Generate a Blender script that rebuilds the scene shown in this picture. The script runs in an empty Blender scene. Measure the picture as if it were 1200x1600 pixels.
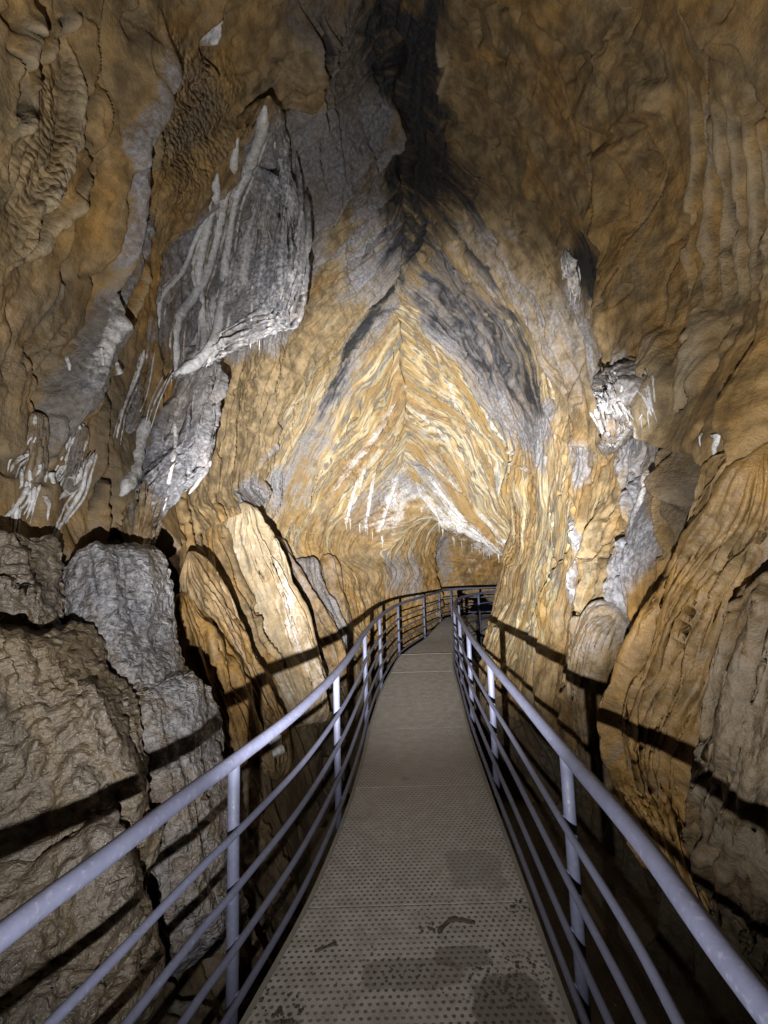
import bpy, math, time
import numpy as np

T0 = time.time()
rng = np.random.default_rng(11)
C = bpy.context.scene.collection
F32 = np.float32

# ------------------------------------------------------------------ noise
_perm = rng.permutation(256).astype(np.int32)
_perm = np.concatenate([_perm, _perm, _perm[:2]])
_g = rng.normal(size=(256, 3)); _g /= np.linalg.norm(_g, axis=1)[:, None]
_g = _g.astype(F32)

def pn(x, y, z):
    """gradient noise, about -0.7..0.7"""
    x = np.asarray(x, F32); y = np.asarray(y, F32); z = np.asarray(z, F32)
    x, y, z = np.broadcast_arrays(x, y, z)
    xi = np.floor(x); yi = np.floor(y); zi = np.floor(z)
    xf = x - xi; yf = y - yi; zf = z - zi
    xi = xi.astype(np.int32) & 255; yi = yi.astype(np.int32) & 255; zi = zi.astype(np.int32) & 255
    u = xf * xf * xf * (xf * (xf * 6 - 15) + 10)
    v = yf * yf * yf * (yf * (yf * 6 - 15) + 10)
    w = zf * zf * zf * (zf * (zf * 6 - 15) + 10)
    def gr(a, b, c):
        h = _perm[_perm[_perm[xi + a] + yi + b] + zi + c]
        g = _g[h]
        return g[..., 0] * (xf - a) + g[..., 1] * (yf - b) + g[..., 2] * (zf - c)
    x00 = gr(0, 0, 0); x00 = x00 + u * (gr(1, 0, 0) - x00)
    x10 = gr(0, 1, 0); x10 = x10 + u * (gr(1, 1, 0) - x10)
    y0 = x00 + v * (x10 - x00)
    x01 = gr(0, 0, 1); x01 = x01 + u * (gr(1, 0, 1) - x01)
    x11 = gr(0, 1, 1); x11 = x11 + u * (gr(1, 1, 1) - x11)
    y1 = x01 + v * (x11 - x01)
    return y0 + w * (y1 - y0)

def fbm(x, y, z, o=3, gain=.5):
    s = 0; a = 1.; f = 1.
    for i in range(o):
        s = s + a * pn(x * f + 17.3 * i, y * f + 5.1 * i, z * f + 9.7 * i); a *= gain; f *= 2.03
    return s

def bil(x, y, z):                                   # rounded bulges with sharp creases, 0..1
    return np.minimum(np.abs(pn(x, y, z)) * 1.8, 1.)

def sst(a, b, x):
    t = np.clip((x - a) / (b - a), 0, 1)
    return t * t * (3 - 2 * t)

# ------------------------------------------------------------------ camera
FPX, HC, ROLL = 700., 1.6, math.radians(1.7)
PITCH = math.atan(80 / FPX)
cF = np.array([0, math.cos(PITCH), math.sin(PITCH)])
_R0 = np.array([1., 0, 0]); _U0 = np.array([0, -math.sin(PITCH), math.cos(PITCH)])
cR = math.cos(ROLL) * _R0 - math.sin(ROLL) * _U0
cU = math.sin(ROLL) * _R0 + math.cos(ROLL) * _U0
cC = np.array([0, 0, HC])

def at(x, y, Y):
    d = cF * FPX + cR * (x - 600) - cU * (y - 800)
    return cC + d * (Y / d[1])

def proj(P):
    q = P - cC
    d = q @ cF
    dd = np.where(d > .05, d, np.nan)
    return 600 + FPX * (q @ cR) / dd, 800 - FPX * (q @ cU) / dd, d

# ------------------------------------------------------------------ objects
def tag(o, label=None, cat=None, group=None, kind=None):
    if label: o['label'] = label
    if cat: o['category'] = cat
    if group: o['group'] = group
    if kind: o['kind'] = kind
    return o

def empty(name, loc, label, cat, group=None):
    o = bpy.data.objects.new(name, None); C.objects.link(o); o.location = [float(v) for v in loc]
    o.empty_display_size = .1
    return tag(o, label, cat, group)

def link(name, me, mat, parent=None):
    o = bpy.data.objects.new(name, me); C.objects.link(o)
    if mat is not None and not me.materials: me.materials.append(mat)
    if parent is not None:
        o.parent = parent
        o.location = [0, 0, 0] if parent.parent else [-v for v in parent.location]        # mesh data stay in world coordinates
    return o

def raw_mesh(name, V, Q):
    V = np.ascontiguousarray(V, F32); Q = np.ascontiguousarray(Q, np.int32)
    me = bpy.data.meshes.new(name)
    n = len(Q); k = Q.shape[1]
    me.vertices.add(len(V)); me.vertices.foreach_set('co', V.ravel())
    me.loops.add(n * k); me.loops.foreach_set('vertex_index', Q.ravel())
    me.polygons.add(n)
    me.polygons.foreach_set('loop_start', np.arange(0, n * k, k, dtype=np.int32))
    me.polygons.foreach_set('loop_total', np.full(n, k, np.int32))
    me.polygons.foreach_set('use_smooth', np.ones(n, bool))
    me.update(calc_edges=True)
    return me

def grid_quads(M, K, wrap=False, flip=False):
    i = np.arange(M - 1)[:, None] * K
    j = np.arange(K if wrap else K - 1)[None]
    j2 = (j + 1) % K
    q = np.stack([i + j, i + j2, i + K + j2, i + K + j], -1).reshape(-1, 4)
    return q[:, ::-1] if flip else q

def set_vec(me, name, A):
    a = me.attributes.new(name, 'FLOAT_VECTOR', 'POINT')
    a.data.foreach_set('vector', np.ascontiguousarray(A, F32).ravel())

# ------------------------------------------------------------------ materials
def nodes(name):
    m = bpy.data.materials.new(name); m.use_nodes = True
    nt = m.node_tree; nt.nodes.clear()
    out = nt.nodes.new('ShaderNodeOutputMaterial'); b = nt.nodes.new('ShaderNodeBsdfPrincipled')
    nt.links.new(b.outputs[0], out.inputs[0])
    def N(t, **kw):
        n = nt.nodes.new('ShaderNode' + t)
        for k, v in kw.items():
            if k.startswith('i_'):
                key = k[2:]; key = int(key) if key.isdigit() else key.replace('_', ' ')
                n.inputs[key].default_value = v
            else: setattr(n, k, v)
        return n
    L = nt.links.new
    def math_(op, a, b_=None, clamp=False):
        n = N('Math', operation=op, use_clamp=clamp)
        for i, v in enumerate((a, b_)):
            if v is None: continue
            if isinstance(v, (int, float)): n.inputs[i].default_value = v
            else: L(v, n.inputs[i])
        return n.outputs[0]
    def mix(f, a, b_, blend='MIX'):
        n = N('Mix', data_type='RGBA', blend_type=blend)
        for i, v in ((0, f), (6, a), (7, b_)):
            if isinstance(v, (int, float)): n.inputs[i].default_value = v
            elif isinstance(v, tuple): n.inputs[i].default_value = (*v, 1)
            else: L(v, n.inputs[i])
        return n.outputs[2]
    def noise(vec, scale, detail=4, rough=.55, dist=0.):
        n = N('TexNoise'); n.inputs['Scale'].default_value = scale; n.inputs['Detail'].default_value = detail
        n.inputs['Roughness'].default_value = rough; n.inputs['Distortion'].default_value = dist
        L(vec, n.inputs['Vector']); return n.outputs['Fac']
    def mr(v, a, b_, lo=0., hi=1.):
        n = N('MapRange'); n.interpolation_type = 'SMOOTHSTEP'
        L(v, n.inputs[0]); n.inputs[1].default_value = a; n.inputs[2].default_value = b_
        n.inputs[3].default_value = lo; n.inputs[4].default_value = hi; return n.outputs[0]
    return m, nt, b, N, L, math_, mix, noise, mr

def limestone():
    m, nt, b, N, L, ma, mix, noise, mr = nodes('limestone')
    pos = N('TexCoord').outputs['Object']
    geo = N('NewGeometry').outputs['Position']
    pos = geo
    A = N('Attribute', attribute_name='mA').outputs['Vector']
    B = N('Attribute', attribute_name='mB').outputs['Vector']
    D = N('Attribute', attribute_name='mC').outputs['Vector']
    E_ = N('Attribute', attribute_name='mD').outputs['Vector']
    R = N('Attribute', attribute_name='rock').outputs['Vector']
    sa = N('SeparateXYZ'); L(A, sa.inputs[0]); white, grey, black = sa.outputs
    sb = N('SeparateXYZ'); L(B, sb.inputs[0]); ochre, strata, cob = sb.outputs
    sd = N('SeparateXYZ'); L(D, sd.inputs[0]); dull, wet, ripp = sd.outputs
    se = N('SeparateXYZ'); L(E_, se.inputs[0]); crack, cream, gold = se.outputs
    n1 = noise(pos, 1.3, 6, .6); n2 = noise(pos, 6, 6, .65); n3 = noise(pos, 28, 5, .65); n4 = noise(pos, 90, 3, .6)
    vs = N('VectorMath', operation='MULTIPLY'); L(R, vs.inputs[0]); vs.inputs[1].default_value = (3.8, .34, 1.)
    s1 = noise(vs.outputs[0], 1., 7, .62, .25)
    vg = N('VectorMath', operation='MULTIPLY'); L(R, vg.inputs[0]); vg.inputs[1].default_value = (2.1, .12, 1.)
    sg_ = noise(vg.outputs[0], 1., 3, .5, .1)
    vf = N('VectorMath', operation='MULTIPLY'); L(R, vf.inputs[0]); vf.inputs[1].default_value = (22., 1.4, 1.)
    s2 = noise(vf.outputs[0], 1., 5, .6, .3)
    tan = mix(mr(n2, .35, .68), (.100, .068, .030), (.275, .192, .092))
    och = mix(mr(n2, .32, .7), (.135, .073, .016), (.350, .192, .047))
    f = ma('ADD', ochre, ma('MULTIPLY', ma('SUBTRACT', n1, .5), 1.8))
    f = ma('ADD', f, ma('MULTIPLY', ma('SUBTRACT', s1, .5), 1.0), True)
    col = mix(mr(f, .2, .8), tan, och)
    # thin bedding: grey, ochre, cream and white bands
    cr = N('ValToRGB'); L(s1, cr.inputs[0])
    e = cr.color_ramp.elements
    e[0].position = .28; e[0].color = (.15, .10, .05, 1); e[1].position = .78; e[1].color = (.30, .26, .20, 1)
    for p, c in ((.36, (.30, .19, .062)), (.43, (.24, .145, .045)), (.455, (.34, .30, .18)), (.475, (.105, .10, .095)), (.51, (.33, .215, .075)),
                 (.555, (.50, .43, .27)), (.575, (.115, .11, .108)), (.61, (.36, .235, .08)), (.66, (.52, .48, .37)), (.69, (.20, .18, .155))):
        x = e.new(p); x.color = (*c, 1)
    col = mix(ma('MULTIPLY', strata, mr(sg_, .40, .52, .22, 1.)), col, cr.outputs[0])
    # faint veins elsewhere
    col = mix(mr(s2, .62, .75, 0, .28), col, (.42, .34, .24))
    col = mix(mr(s2, .40, .28, 0, .6), col, (.06, .040, .022))
    col = mix(mr(n3, .40, .28, 0, .25), col, (.05, .034, .018))
    jit = ma('ADD', ma('MULTIPLY', ma('SUBTRACT', n2, .5), .9), ma('MULTIPLY', ma('SUBTRACT', s2, .5), 1.1))
    jit = ma('ADD', jit, ma('MULTIPLY', ma('SUBTRACT', n3, .5), .6))
    jit = ma('ADD', jit, ma('MULTIPLY', ma('SUBTRACT', s1, .5), 1.7))
    def soft(mk, a=.3, c=.7):
        on = mr(mk, .02, .3)
        return mr(ma('ADD', mk, ma('MULTIPLY', jit, on)), a - .08, c + .1)
    col = mix(ma('MULTIPLY', cream, mr(n3, .3, .6, .5, .9)), col, (.36, .295, .195))
    gc = mix(mr(n3, .35, .7), (.095, .095, .104), (.290, .288, .305))
    gc = mix(mr(n1, .4, .65, 0, .5), gc, (.21, .17, .13))
    gc = mix(mr(s2, .55, .75, 0, .5), gc, (.36, .35, .37))
    col = mix(ma('MULTIPLY', soft(grey, .2, .75), .92), col, gc)
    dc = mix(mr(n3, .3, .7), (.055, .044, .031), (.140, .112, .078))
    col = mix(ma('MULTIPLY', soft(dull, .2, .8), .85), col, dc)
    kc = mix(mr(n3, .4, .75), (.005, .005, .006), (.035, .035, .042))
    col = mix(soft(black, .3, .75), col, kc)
    wc = mix(mr(n3, .3, .7), (.38, .365, .35), (.66, .645, .635))
    wc = mix(mr(s2, .5, .7, 0, .5), wc, (.50, .43, .32))
    col = mix(soft(white, .35, .75), col, wc)
    col = mix(mr(n4, .30, .5, .35, 0.), col, (.07, .055, .04))
    v2 = N('TexVoronoi', feature='F1'); v2.inputs['Scale'].default_value = 34; L(pos, v2.inputs['Vector'])
    col = mix(ma('MULTIPLY', ma('MULTIPLY', mr(v2.outputs['Distance'], .10, .04), mr(n2, .5, .6)), ma('MULTIPLY', wet, .9)), col, (.62, .62, .64))  # glitter of water drops painted as pale dots on wet rock
    col = mix(ma('MULTIPLY', crack, .93), col, (.012, .010, .008))  # shade of grooves and gaps, put in as near-black colour
    L(col, b.inputs['Base Color'])
    ro = mr(n3, .3, .7, .62, .9)
    ro2 = mr(n3, .3, .7, .20, .5)
    rm = N('Mix', data_type='FLOAT'); L(wet, rm.inputs[0]); L(ro, rm.inputs[2]); L(ro2, rm.inputs[3])
    L(rm.outputs[0], b.inputs['Roughness'])
    # relief finer than the mesh
    vo = N('TexVoronoi', feature='F1'); vo.inputs['Scale'].default_value = 26; L(pos, vo.inputs['Vector'])
    wv = N('VectorMath', operation='MULTIPLY'); L(pos, wv.inputs[0]); wv.inputs[1].default_value = (24, 24, 36)
    rip = noise(wv.outputs[0], 1., 3, .5, .6)
    rg = mr(noise(pos, .85, 3, .5), .40, .60, .35, 1.25)
    h = ma('ADD', ma('MULTIPLY', n3, ma('MULTIPLY', rg, .017)), ma('MULTIPLY', n4, .005))
    h = ma('ADD', h, ma('MULTIPLY', s2, ma('ADD', ma('MULTIPLY', rg, .007), ma('MULTIPLY', strata, .016))))
    h = ma('ADD', h, ma('MULTIPLY', s1, ma('MULTIPLY', strata, .05)))
    h = ma('SUBTRACT', h, ma('MULTIPLY', vo.outputs['Distance'], ma('MULTIPLY', cob, .05)))
    h = ma('ADD', h, ma('MULTIPLY', rip, ma('MULTIPLY', ripp, .03)))
    bp = N('Bump'); bp.inputs['Strength'].default_value = .9; bp.inputs['Distance'].default_value = 1.
    L(h, bp.inputs['Height']); L(bp.outputs[0], b.inputs['Normal'])
    return m

def painted_metal(name, base, wear):
    m, nt, b, N, L, ma, mix, noise, mr = nodes(name)
    pos = N('NewGeometry').outputs['Position']
    n1 = noise(pos, 9, 6, .65); n2 = noise(pos, 55, 4, .6)
    col = mix(mr(n1, .3, .7, 0, .7), base, tuple(c * .72 for c in base))
    col = mix(mr(n2, .57, .70, 0, .42), col, wear)
    col = mix(mr(n1, .66, .76, 0, .6), col, (.09, .075, .06))
    L(col, b.inputs['Base Color']); L(mr(n2, .3, .7, .45, .75), b.inputs['Roughness'])
    b.inputs['Specular IOR Level'].default_value = .4
    bp = N('Bump'); bp.inputs['Strength'].default_value = .35; bp.inputs['Distance'].default_value = .002
    L(n2, bp.inputs['Height']); L(bp.outputs[0], b.inputs['Normal'])
    return m

def deck_material():
    m, nt, b, N, L, ma, mix, noise, mr = nodes('anti_slip_deck')
    pos = N('NewGeometry').outputs['Position']
    s = N('SeparateXYZ'); L(pos, s.inputs[0]); X, Y, Z = s.outputs
    px, py = .030, .026
    row = ma('FLOOR', ma('DIVIDE', Y, py))
    xs = ma('ADD', ma('DIVIDE', X, px), ma('MULTIPLY', ma('MODULO', row, 2.), .5))
    u = ma('MULTIPLY', ma('SUBTRACT', ma('FRACT', xs), .5), px)
    v = ma('MULTIPLY', ma('SUBTRACT', ma('FRACT', ma('DIVIDE', Y, py)), .5), py)
    d = ma('SQRT', ma('ADD', ma('MULTIPLY', u, u), ma('MULTIPLY', v, v)))
    dot = mr(d, .0085, .0045)
    n1 = noise(pos, 2.2, 6, .62); n2 = noise(pos, 11, 6, .65); n3 = noise(pos, 70, 4, .65)
    col = mix(mr(n2, .3, .7), (.215, .195, .170), (.330, .305, .268))
    wear = mr(n1, .38, .62)
    col = mix(ma('MULTIPLY', dot, mr(wear, 0, 1, .9, .55)), col, (.050, .043, .036))
    col = mix(mr(n1, .62, .72, 0, .55), col, (.085, .070, .052))
    col = mix(mr(n2, .64, .72, 0, .8), col, (.045, .036, .026))
    col = mix(mr(n3, .66, .74, 0, .6), col, (.36, .33, .29))
    # worn clean patch and wet stain near the camera
    def patch(cx, cy, rx, ry):
        a = ma('DIVIDE', ma('SUBTRACT', X, cx), rx); c = ma('DIVIDE', ma('SUBTRACT', Y, cy), ry)
        q = ma('ADD', ma('POWER', ma('ABSOLUTE', a), 4.), ma('POWER', ma('ABSOLUTE', c), 4.))
        return mr(ma('ADD', q, ma('MULTIPLY', ma('SUBTRACT', n2, .5), 2.2)), 1.1, .6)
    col = mix(ma('MULTIPLY', patch(.42, 2.55, .15, .16), .38), col, (.085, .078, .072))
    for (cx, cy, rx, ry, k) in ((.05, 1.95, .20, .07, .4), (.40, 1.78, .14, .16, .6), (-.40, 1.72, .07, .07, .7), (.27, 2.02, .12, .05, .5)):
        col = mix(ma('MULTIPLY', patch(cx, cy, rx, ry), k), col, (.032, .025, .017))
    L(col, b.inputs['Base Color']); L(mr(n2, .3, .7, .45, .8), b.inputs['Roughness'])
    h = ma('ADD', ma('MULTIPLY', dot, -.0035), ma('MULTIPLY', n3, .0022))
    bp = N('Bump'); bp.inputs['Strength'].default_value = .9; bp.inputs['Distance'].default_value = 1.
    L(h, bp.inputs['Height']); L(bp.outputs[0], b.inputs['Normal'])
    return m

def simple(name, c1, c2, scale, rough=.8):
    m, nt, b, N, L, ma, mix, noise, mr = nodes(name)
    pos = N('NewGeometry').outputs['Position']
    n = noise(pos, scale, 6, .65)
    L(mix(mr(n, .3, .7), c1, c2), b.inputs['Base Color']); b.inputs['Roughness'].default_value = rough
    bp = N('Bump'); bp.inputs['Strength'].default_value = .6; bp.inputs['Distance'].default_value = .01
    L(n, bp.inputs['Height']); L(bp.outputs[0], b.inputs['Normal'])
    return m

ROCK = limestone()
RAIL = painted_metal('blue_grey_paint', (.090, .094, .138), (.155, .155, .195))
STEEL = painted_metal('dirty_steel', (.19, .17, .14), (.27, .24, .20))
DECK = deck_material()
WOOD = simple('rotten_wood', (.018, .012, .008), (.07, .048, .03), 60)
MUD = simple('wet_mud', (.020, .016, .011), (.06, .046, .03), 40, .55)

# ------------------------------------------------------------------ cave shell: cross sections (X, Z) from wall foot up to the ridge
def S(Y, left, right, apex): return (Y, left + [apex], right + [apex])
near_l = [(-.55, -1.6), (-.95, -.8), (-1.40, 0), (-1.75, .8), (-1.92, 1.6), (-1.92, 2.6), (-1.78, 3.8), (-1.30, 5.4)]
near_r = [(2.1, -1.6), (2.1, -.8), (1.75, -.1), (1.82, .8), (2.0, 1.6), (2.08, 2.6), (2.05, 3.8), (1.60, 5.4)]
mid_l = [(-.6, -1.6), (-.95, -.8), (-1.30, 0), (-1.70, .8), (-1.95, 1.6), (-2.15, 2.6), (-2.1, 3.8), (-1.4, 5.4)]
mid_r = [(2.1, -1.6), (2.1, -.8), (1.75, -.1), (1.87, .8), (2.1, 1.6), (2.3, 2.6), (2.2, 3.8), (1.6, 5.4)]
SEC = [
    S(-2.6, near_l, near_r, (.25, 7.2)), S(2.0, near_l, near_r, (.28, 7.2)), S(5.0, mid_l, mid_r, (.36, 7.2)),
    S(6.8, [(-.6, -1.6), (-.85, -.8), (-1.1, 0), (-1.6, .8), (-2.0, 1.6), (-2.2, 2.6), (-2.05, 3.9), (-1.2, 5.5)],
      [(1.0, -1.6), (1.3, -.8), (1.6, 0), (1.9, .8), (2.15, 1.6), (2.4, 2.6), (2.3, 3.9), (1.55, 5.5)], (.42, 7.1)),
    S(8.4, [(-.5, -1.6), (-.65, -.8), (-.85, 0), (-1.45, .9), (-2.05, 1.8), (-2.22, 2.7), (-1.8, 3.8), (-.97, 5.1)],
      [(1.2, -1.6), (1.5, -.8), (1.75, 0), (1.98, 1.0), (2.25, 1.85), (2.5, 2.7), (2.4, 3.8), (1.65, 5.1)], (.45, 6.7)),
    S(9.3, [(-.4, -1.6), (-.45, -.8), (-.5, 0), (-.75, .6), (-1.06, 1.35), (-1.46, 2.2), (-1.33, 3.05), (-.5, 4.0)],
      [(1.9, -1.6), (2.0, -.8), (2.15, .0), (2.4, .7), (2.6, 1.35), (2.72, 2.0), (2.5, 2.9), (1.6, 4.1)], (.48, 5.05)),
    S(10.0, [(-.1, -1.6), (-.15, -.8), (-.2, 0), (-.4, .8), (-.75, 1.55), (-.7, 2.25), (-.3, 2.8), (.1, 3.3)],
      [(4.2, -1.6), (4.3, -.8), (4.3, 0), (4.3, .9), (3.7, 1.55), (2.55, 1.72), (2.0, 2.35), (1.25, 3.15)], (.52, 3.85)),
    S(10.4, [(.0, -1.6), (.0, -.8), (.0, 0), (-.1, .7), (-.15, 1.4), (.2, 1.85), (.6, 2.2), (.95, 2.4)],
      [(4.8, -1.6), (4.9, -.8), (4.9, 0), (4.9, .9), (4.3, 1.6), (2.9, 1.72), (2.35, 1.95), (1.85, 2.2)], (1.35, 2.42)),
    S(10.75, [(.2, -1.6), (.2, -.8), (.2, 0), (.1, .7), (.1, 1.4), (.3, 2.0), (.6, 2.6), (1.0, 3.0)],
      [(5.0, -1.6), (5.1, -.8), (5.1, 0), (5.1, .9), (5.0, 1.8), (4.3, 2.6), (3.4, 3.0), (2.4, 3.2)], (1.6, 3.2)),
    S(12.3, [(1.45, -1.6), (1.45, -.8), (1.5, 0), (1.55, .7), (1.4, 1.3), (1.45, 1.9), (1.6, 2.4), (1.9, 2.8)],
      [(5.0, -1.6), (5.1, -.8), (5.1, 0), (5.1, .9), (4.9, 1.7), (4.3, 2.4), (3.6, 2.9), (3.0, 3.0)], (2.5, 3.0)),
    S(12.8, [(1.2, -1.6), (1.2, -.8), (1.2, 0), (1.25, .7), (1.2, 1.3), (1.3, 1.9), (1.6, 2.4), (1.9, 2.8)],
      [(5.0, -1.6), (5.1, -.8), (5.1, 0), (5.1, .9), (4.9, 1.7), (4.3, 2.4), (3.6, 2.9), (3.0, 3.0)], (2.5, 3.0)),
    S(13.3, [(1.3, -1.6), (1.3, -.8), (1.3, 0), (1.3, .7), (1.4, 1.2), (1.6, 1.8), (1.9, 2.3), (2.3, 2.6)],
      [(4.7, -1.6), (4.8, -.8), (4.8, 0), (4.8, .9), (4.6, 1.6), (4.2, 2.2), (3.7, 2.6), (3.2, 2.75)], (2.8, 2.75)),
    S(13.75, [(2.6, .2), (2.6, .4), (2.6, .6), (2.6, .7), (2.6, .8), (2.65, .9), (2.7, 1.), (2.75, 1.05)],
      [(3.1, .2), (3.1, .4), (3.1, .6), (3.1, .7), (3.1, .8), (3.05, .9), (3.0, 1.), (2.95, 1.05)], (2.85, 1.1)),
]
ys = [-2.6]
while ys[-1] < 13.8:
    y = ys[-1]
    ys.append(y + (.09 if y < .5 else .022 if y < 1.2 else .0095 if y < 4 else .0125 if y < 13.25 else .006))
YS = np.array(ys); NS = len(YS)
secY = np.array([s[0] for s in SEC])

def smooth_rows(A, sig):
    """gaussian along an even helper axis"""
    ye = np.arange(-2.6, 14.66, .02)
    k = np.arange(-60, 61) * .02; w = np.exp(-.5 * (k / sig) ** 2); w /= w.sum(); w2 = np.exp(-.5 * (k / .07) ** 2); w2 /= w2.sum()
    out = np.empty((NS,) + A.shape[1:])
    for i in range(A.shape[1]):
        for c in range(2):
            v = np.interp(ye, secY, A[:, i, c])
            v = np.pad(v, 60, mode='edge'); f_ = sst(9.3, 10., ye)
            v = np.convolve(v, w, 'valid') * (1 - f_) + np.convolve(v, w2, 'valid') * f_
            out[:, i, c] = np.interp(YS, ye, v)
    return out

def side_surface(which, NU):
    ctl = smooth_rows(np.array([s[which] for s in SEC], float), .22)      # NS,9,2
    ext = np.concatenate([2 * ctl[:, :1] - ctl[:, 1:2], ctl, 2 * ctl[:, -1:] - ctl[:, -2:-1]], 1)
    seg = 24
    dense = []
    for i in range(8):
        p0, p1, p2, p3 = (ext[:, i + j][:, None] for j in range(4))
        t = np.linspace(0, 1, seg, endpoint=False)[None, :, None]
        dense.append(.5 * (2 * p1 + (p2 - p0) * t + (2 * p0 - 5 * p1 + 4 * p2 - p3) * t * t + (3 * p1 - p0 - 3 * p2 + p3) * t ** 3))
    dense.append(ctl[:, -1:]); dense = np.concatenate(dense, 1)
    l = np.sqrt((np.diff(dense, axis=1) ** 2).sum(-1)); l = np.concatenate([np.zeros((NS, 1)), np.cumsum(l, 1)], 1)
    # fewer samples below the walkway
    g = np.linspace(0, 1, NU); g = g ** 1.0
    P = np.empty((NS, NU, 3)); um = np.empty((NS, NU))
    for r in range(NS):
        s = g * l[r, -1]
        P[r, :, 0] = np.interp(s, l[r], dense[r, :, 0]); P[r, :, 2] = np.interp(s, l[r], dense[r, :, 1])
        um[r] = l[r, -1] - s
    P[:, :, 1] = YS[:, None]
    o_ = np.zeros(NS)
    wx = .13 * pn(YS * 1.1, o_ + .5, o_) + .07 * pn(YS * 3.1, o_ + 2.5, o_) + .03 * pn(YS * 8, o_ + 4.5, o_)
    P[:, :, 0] += wx[:, None] * np.exp(-(um / .5) ** 2)
    return P, um

def normals(P, sgn):
    a = np.gradient(P, axis=0); b = np.gradient(P, axis=1)
    n = np.cross(a, b) * sgn
    n /= np.linalg.norm(n, axis=-1, keepdims=True) + 1e-9
    return n

NU = 660
class Side: pass
sides = {}
for nm, wh, sg in (('left', 1, 1), ('right', 2, -1)):
    s = Side(); s.P, s.um = side_surface(wh, NU)
    s.N = normals(s.P, sg)
    mid = s.N[NS // 3, NU // 3]
    if (mid[0] > 0) != (nm == 'left'): s.N = -s.N
    s.sg = -1 if nm == 'left' else 1
    s.d = np.zeros((NS, NU))
    for k in ('white', 'grey', 'black', 'ochre', 'strata', 'cob', 'dull', 'wet', 'ripp', 'crack', 'cream'): setattr(s, k, np.zeros((NS, NU)))
    sides[nm] = s
print('base', time.time() - T0)

# pixel lookups --------------------------------------------------
class Look:
    def __init__(self, arrs, stride=2):
        self.px, self.py, self.dp, self.ref = [], [], [], []
        for nm, P in arrs.items():
            q = P[::stride, ::stride].reshape(-1, 3)
            x, y, d = proj(q)
            ii, jj = np.meshgrid(np.arange(0, P.shape[0], stride), np.arange(0, P.shape[1], stride), indexing='ij')
            ok = (d > .6) & (x > -500) & (x < 1700) & (y > -400) & (y < 2000)
            self.px.append(x[ok]); self.py.append(y[ok]); self.dp.append(d[ok])
            self.ref.append(np.stack([np.full(ok.sum(), 0 if nm == 'left' else 1), ii.ravel()[ok], jj.ravel()[ok]], 1))
        self.px = np.concatenate(self.px).astype(F32); self.py = np.concatenate(self.py).astype(F32)
        self.dp = np.concatenate(self.dp).astype(F32); self.ref = np.concatenate(self.ref)
        self.arrs = arrs
        o = np.argsort(self.py); self.px = self.px[o]; self.py = self.py[o]; self.dp = self.dp[o]; self.ref = self.ref[o]
    def __call__(self, x, y):
        rad = 7
        while True:
            a, b = np.searchsorted(self.py, (y - rad, y + rad))
            d2 = (self.px[a:b] - x) ** 2 + (self.py[a:b] - y) ** 2
            k = np.nonzero(d2 < rad * rad)[0]
            if len(k): break
            rad *= 1.8
        dp = self.dp[a:b][k]
        k = k[dp < dp.min() + .25]
        k = k[np.argmin(d2[k])]
        return self.ref[a + k]
    def P(self, x, y):
        s, i, j = self(x, y)
        return self.arrs['left' if s == 0 else 'right'][i, j]

def cr_line(pts, step=10.):
    """smooth pixel polyline, even steps"""
    p = np.array(pts, float)
    if len(p) > 2:
        e = np.concatenate([2 * p[:1] - p[1:2], p, 2 * p[-1:] - p[-2:-1]])
        o = []
        for i in range(len(p) - 1):
            p0, p1, p2, p3 = e[i:i + 4]
            for t in np.linspace(0, 1, 8, endpoint=False):
                o.append(.5 * (2 * p1 + (p2 - p0) * t + (2 * p0 - 5 * p1 + 4 * p2 - p3) * t * t + (3 * p1 - p0 - 3 * p2 + p3) * t ** 3))
        o.append(p[-1]); p = np.array(o)
    l = np.concatenate([[0], np.cumsum(np.sqrt((np.diff(p, axis=0) ** 2).sum(1)))])
    n = max(2, int(l[-1] / step) + 1)
    s = np.linspace(0, l[-1], n)
    return np.stack([np.interp(s, l, p[:, c]) for c in range(p.shape[1])], 1)

base_look = Look({'left': sides['left'].P, 'right': sides['right'].P})
print('look', time.time() - T0)

def surf_line(pts, look, step=12.):
    q = cr_line(pts, step)
    refs = [look(x, y) for x, y in q[:, :2]]
    return q, refs

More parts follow.
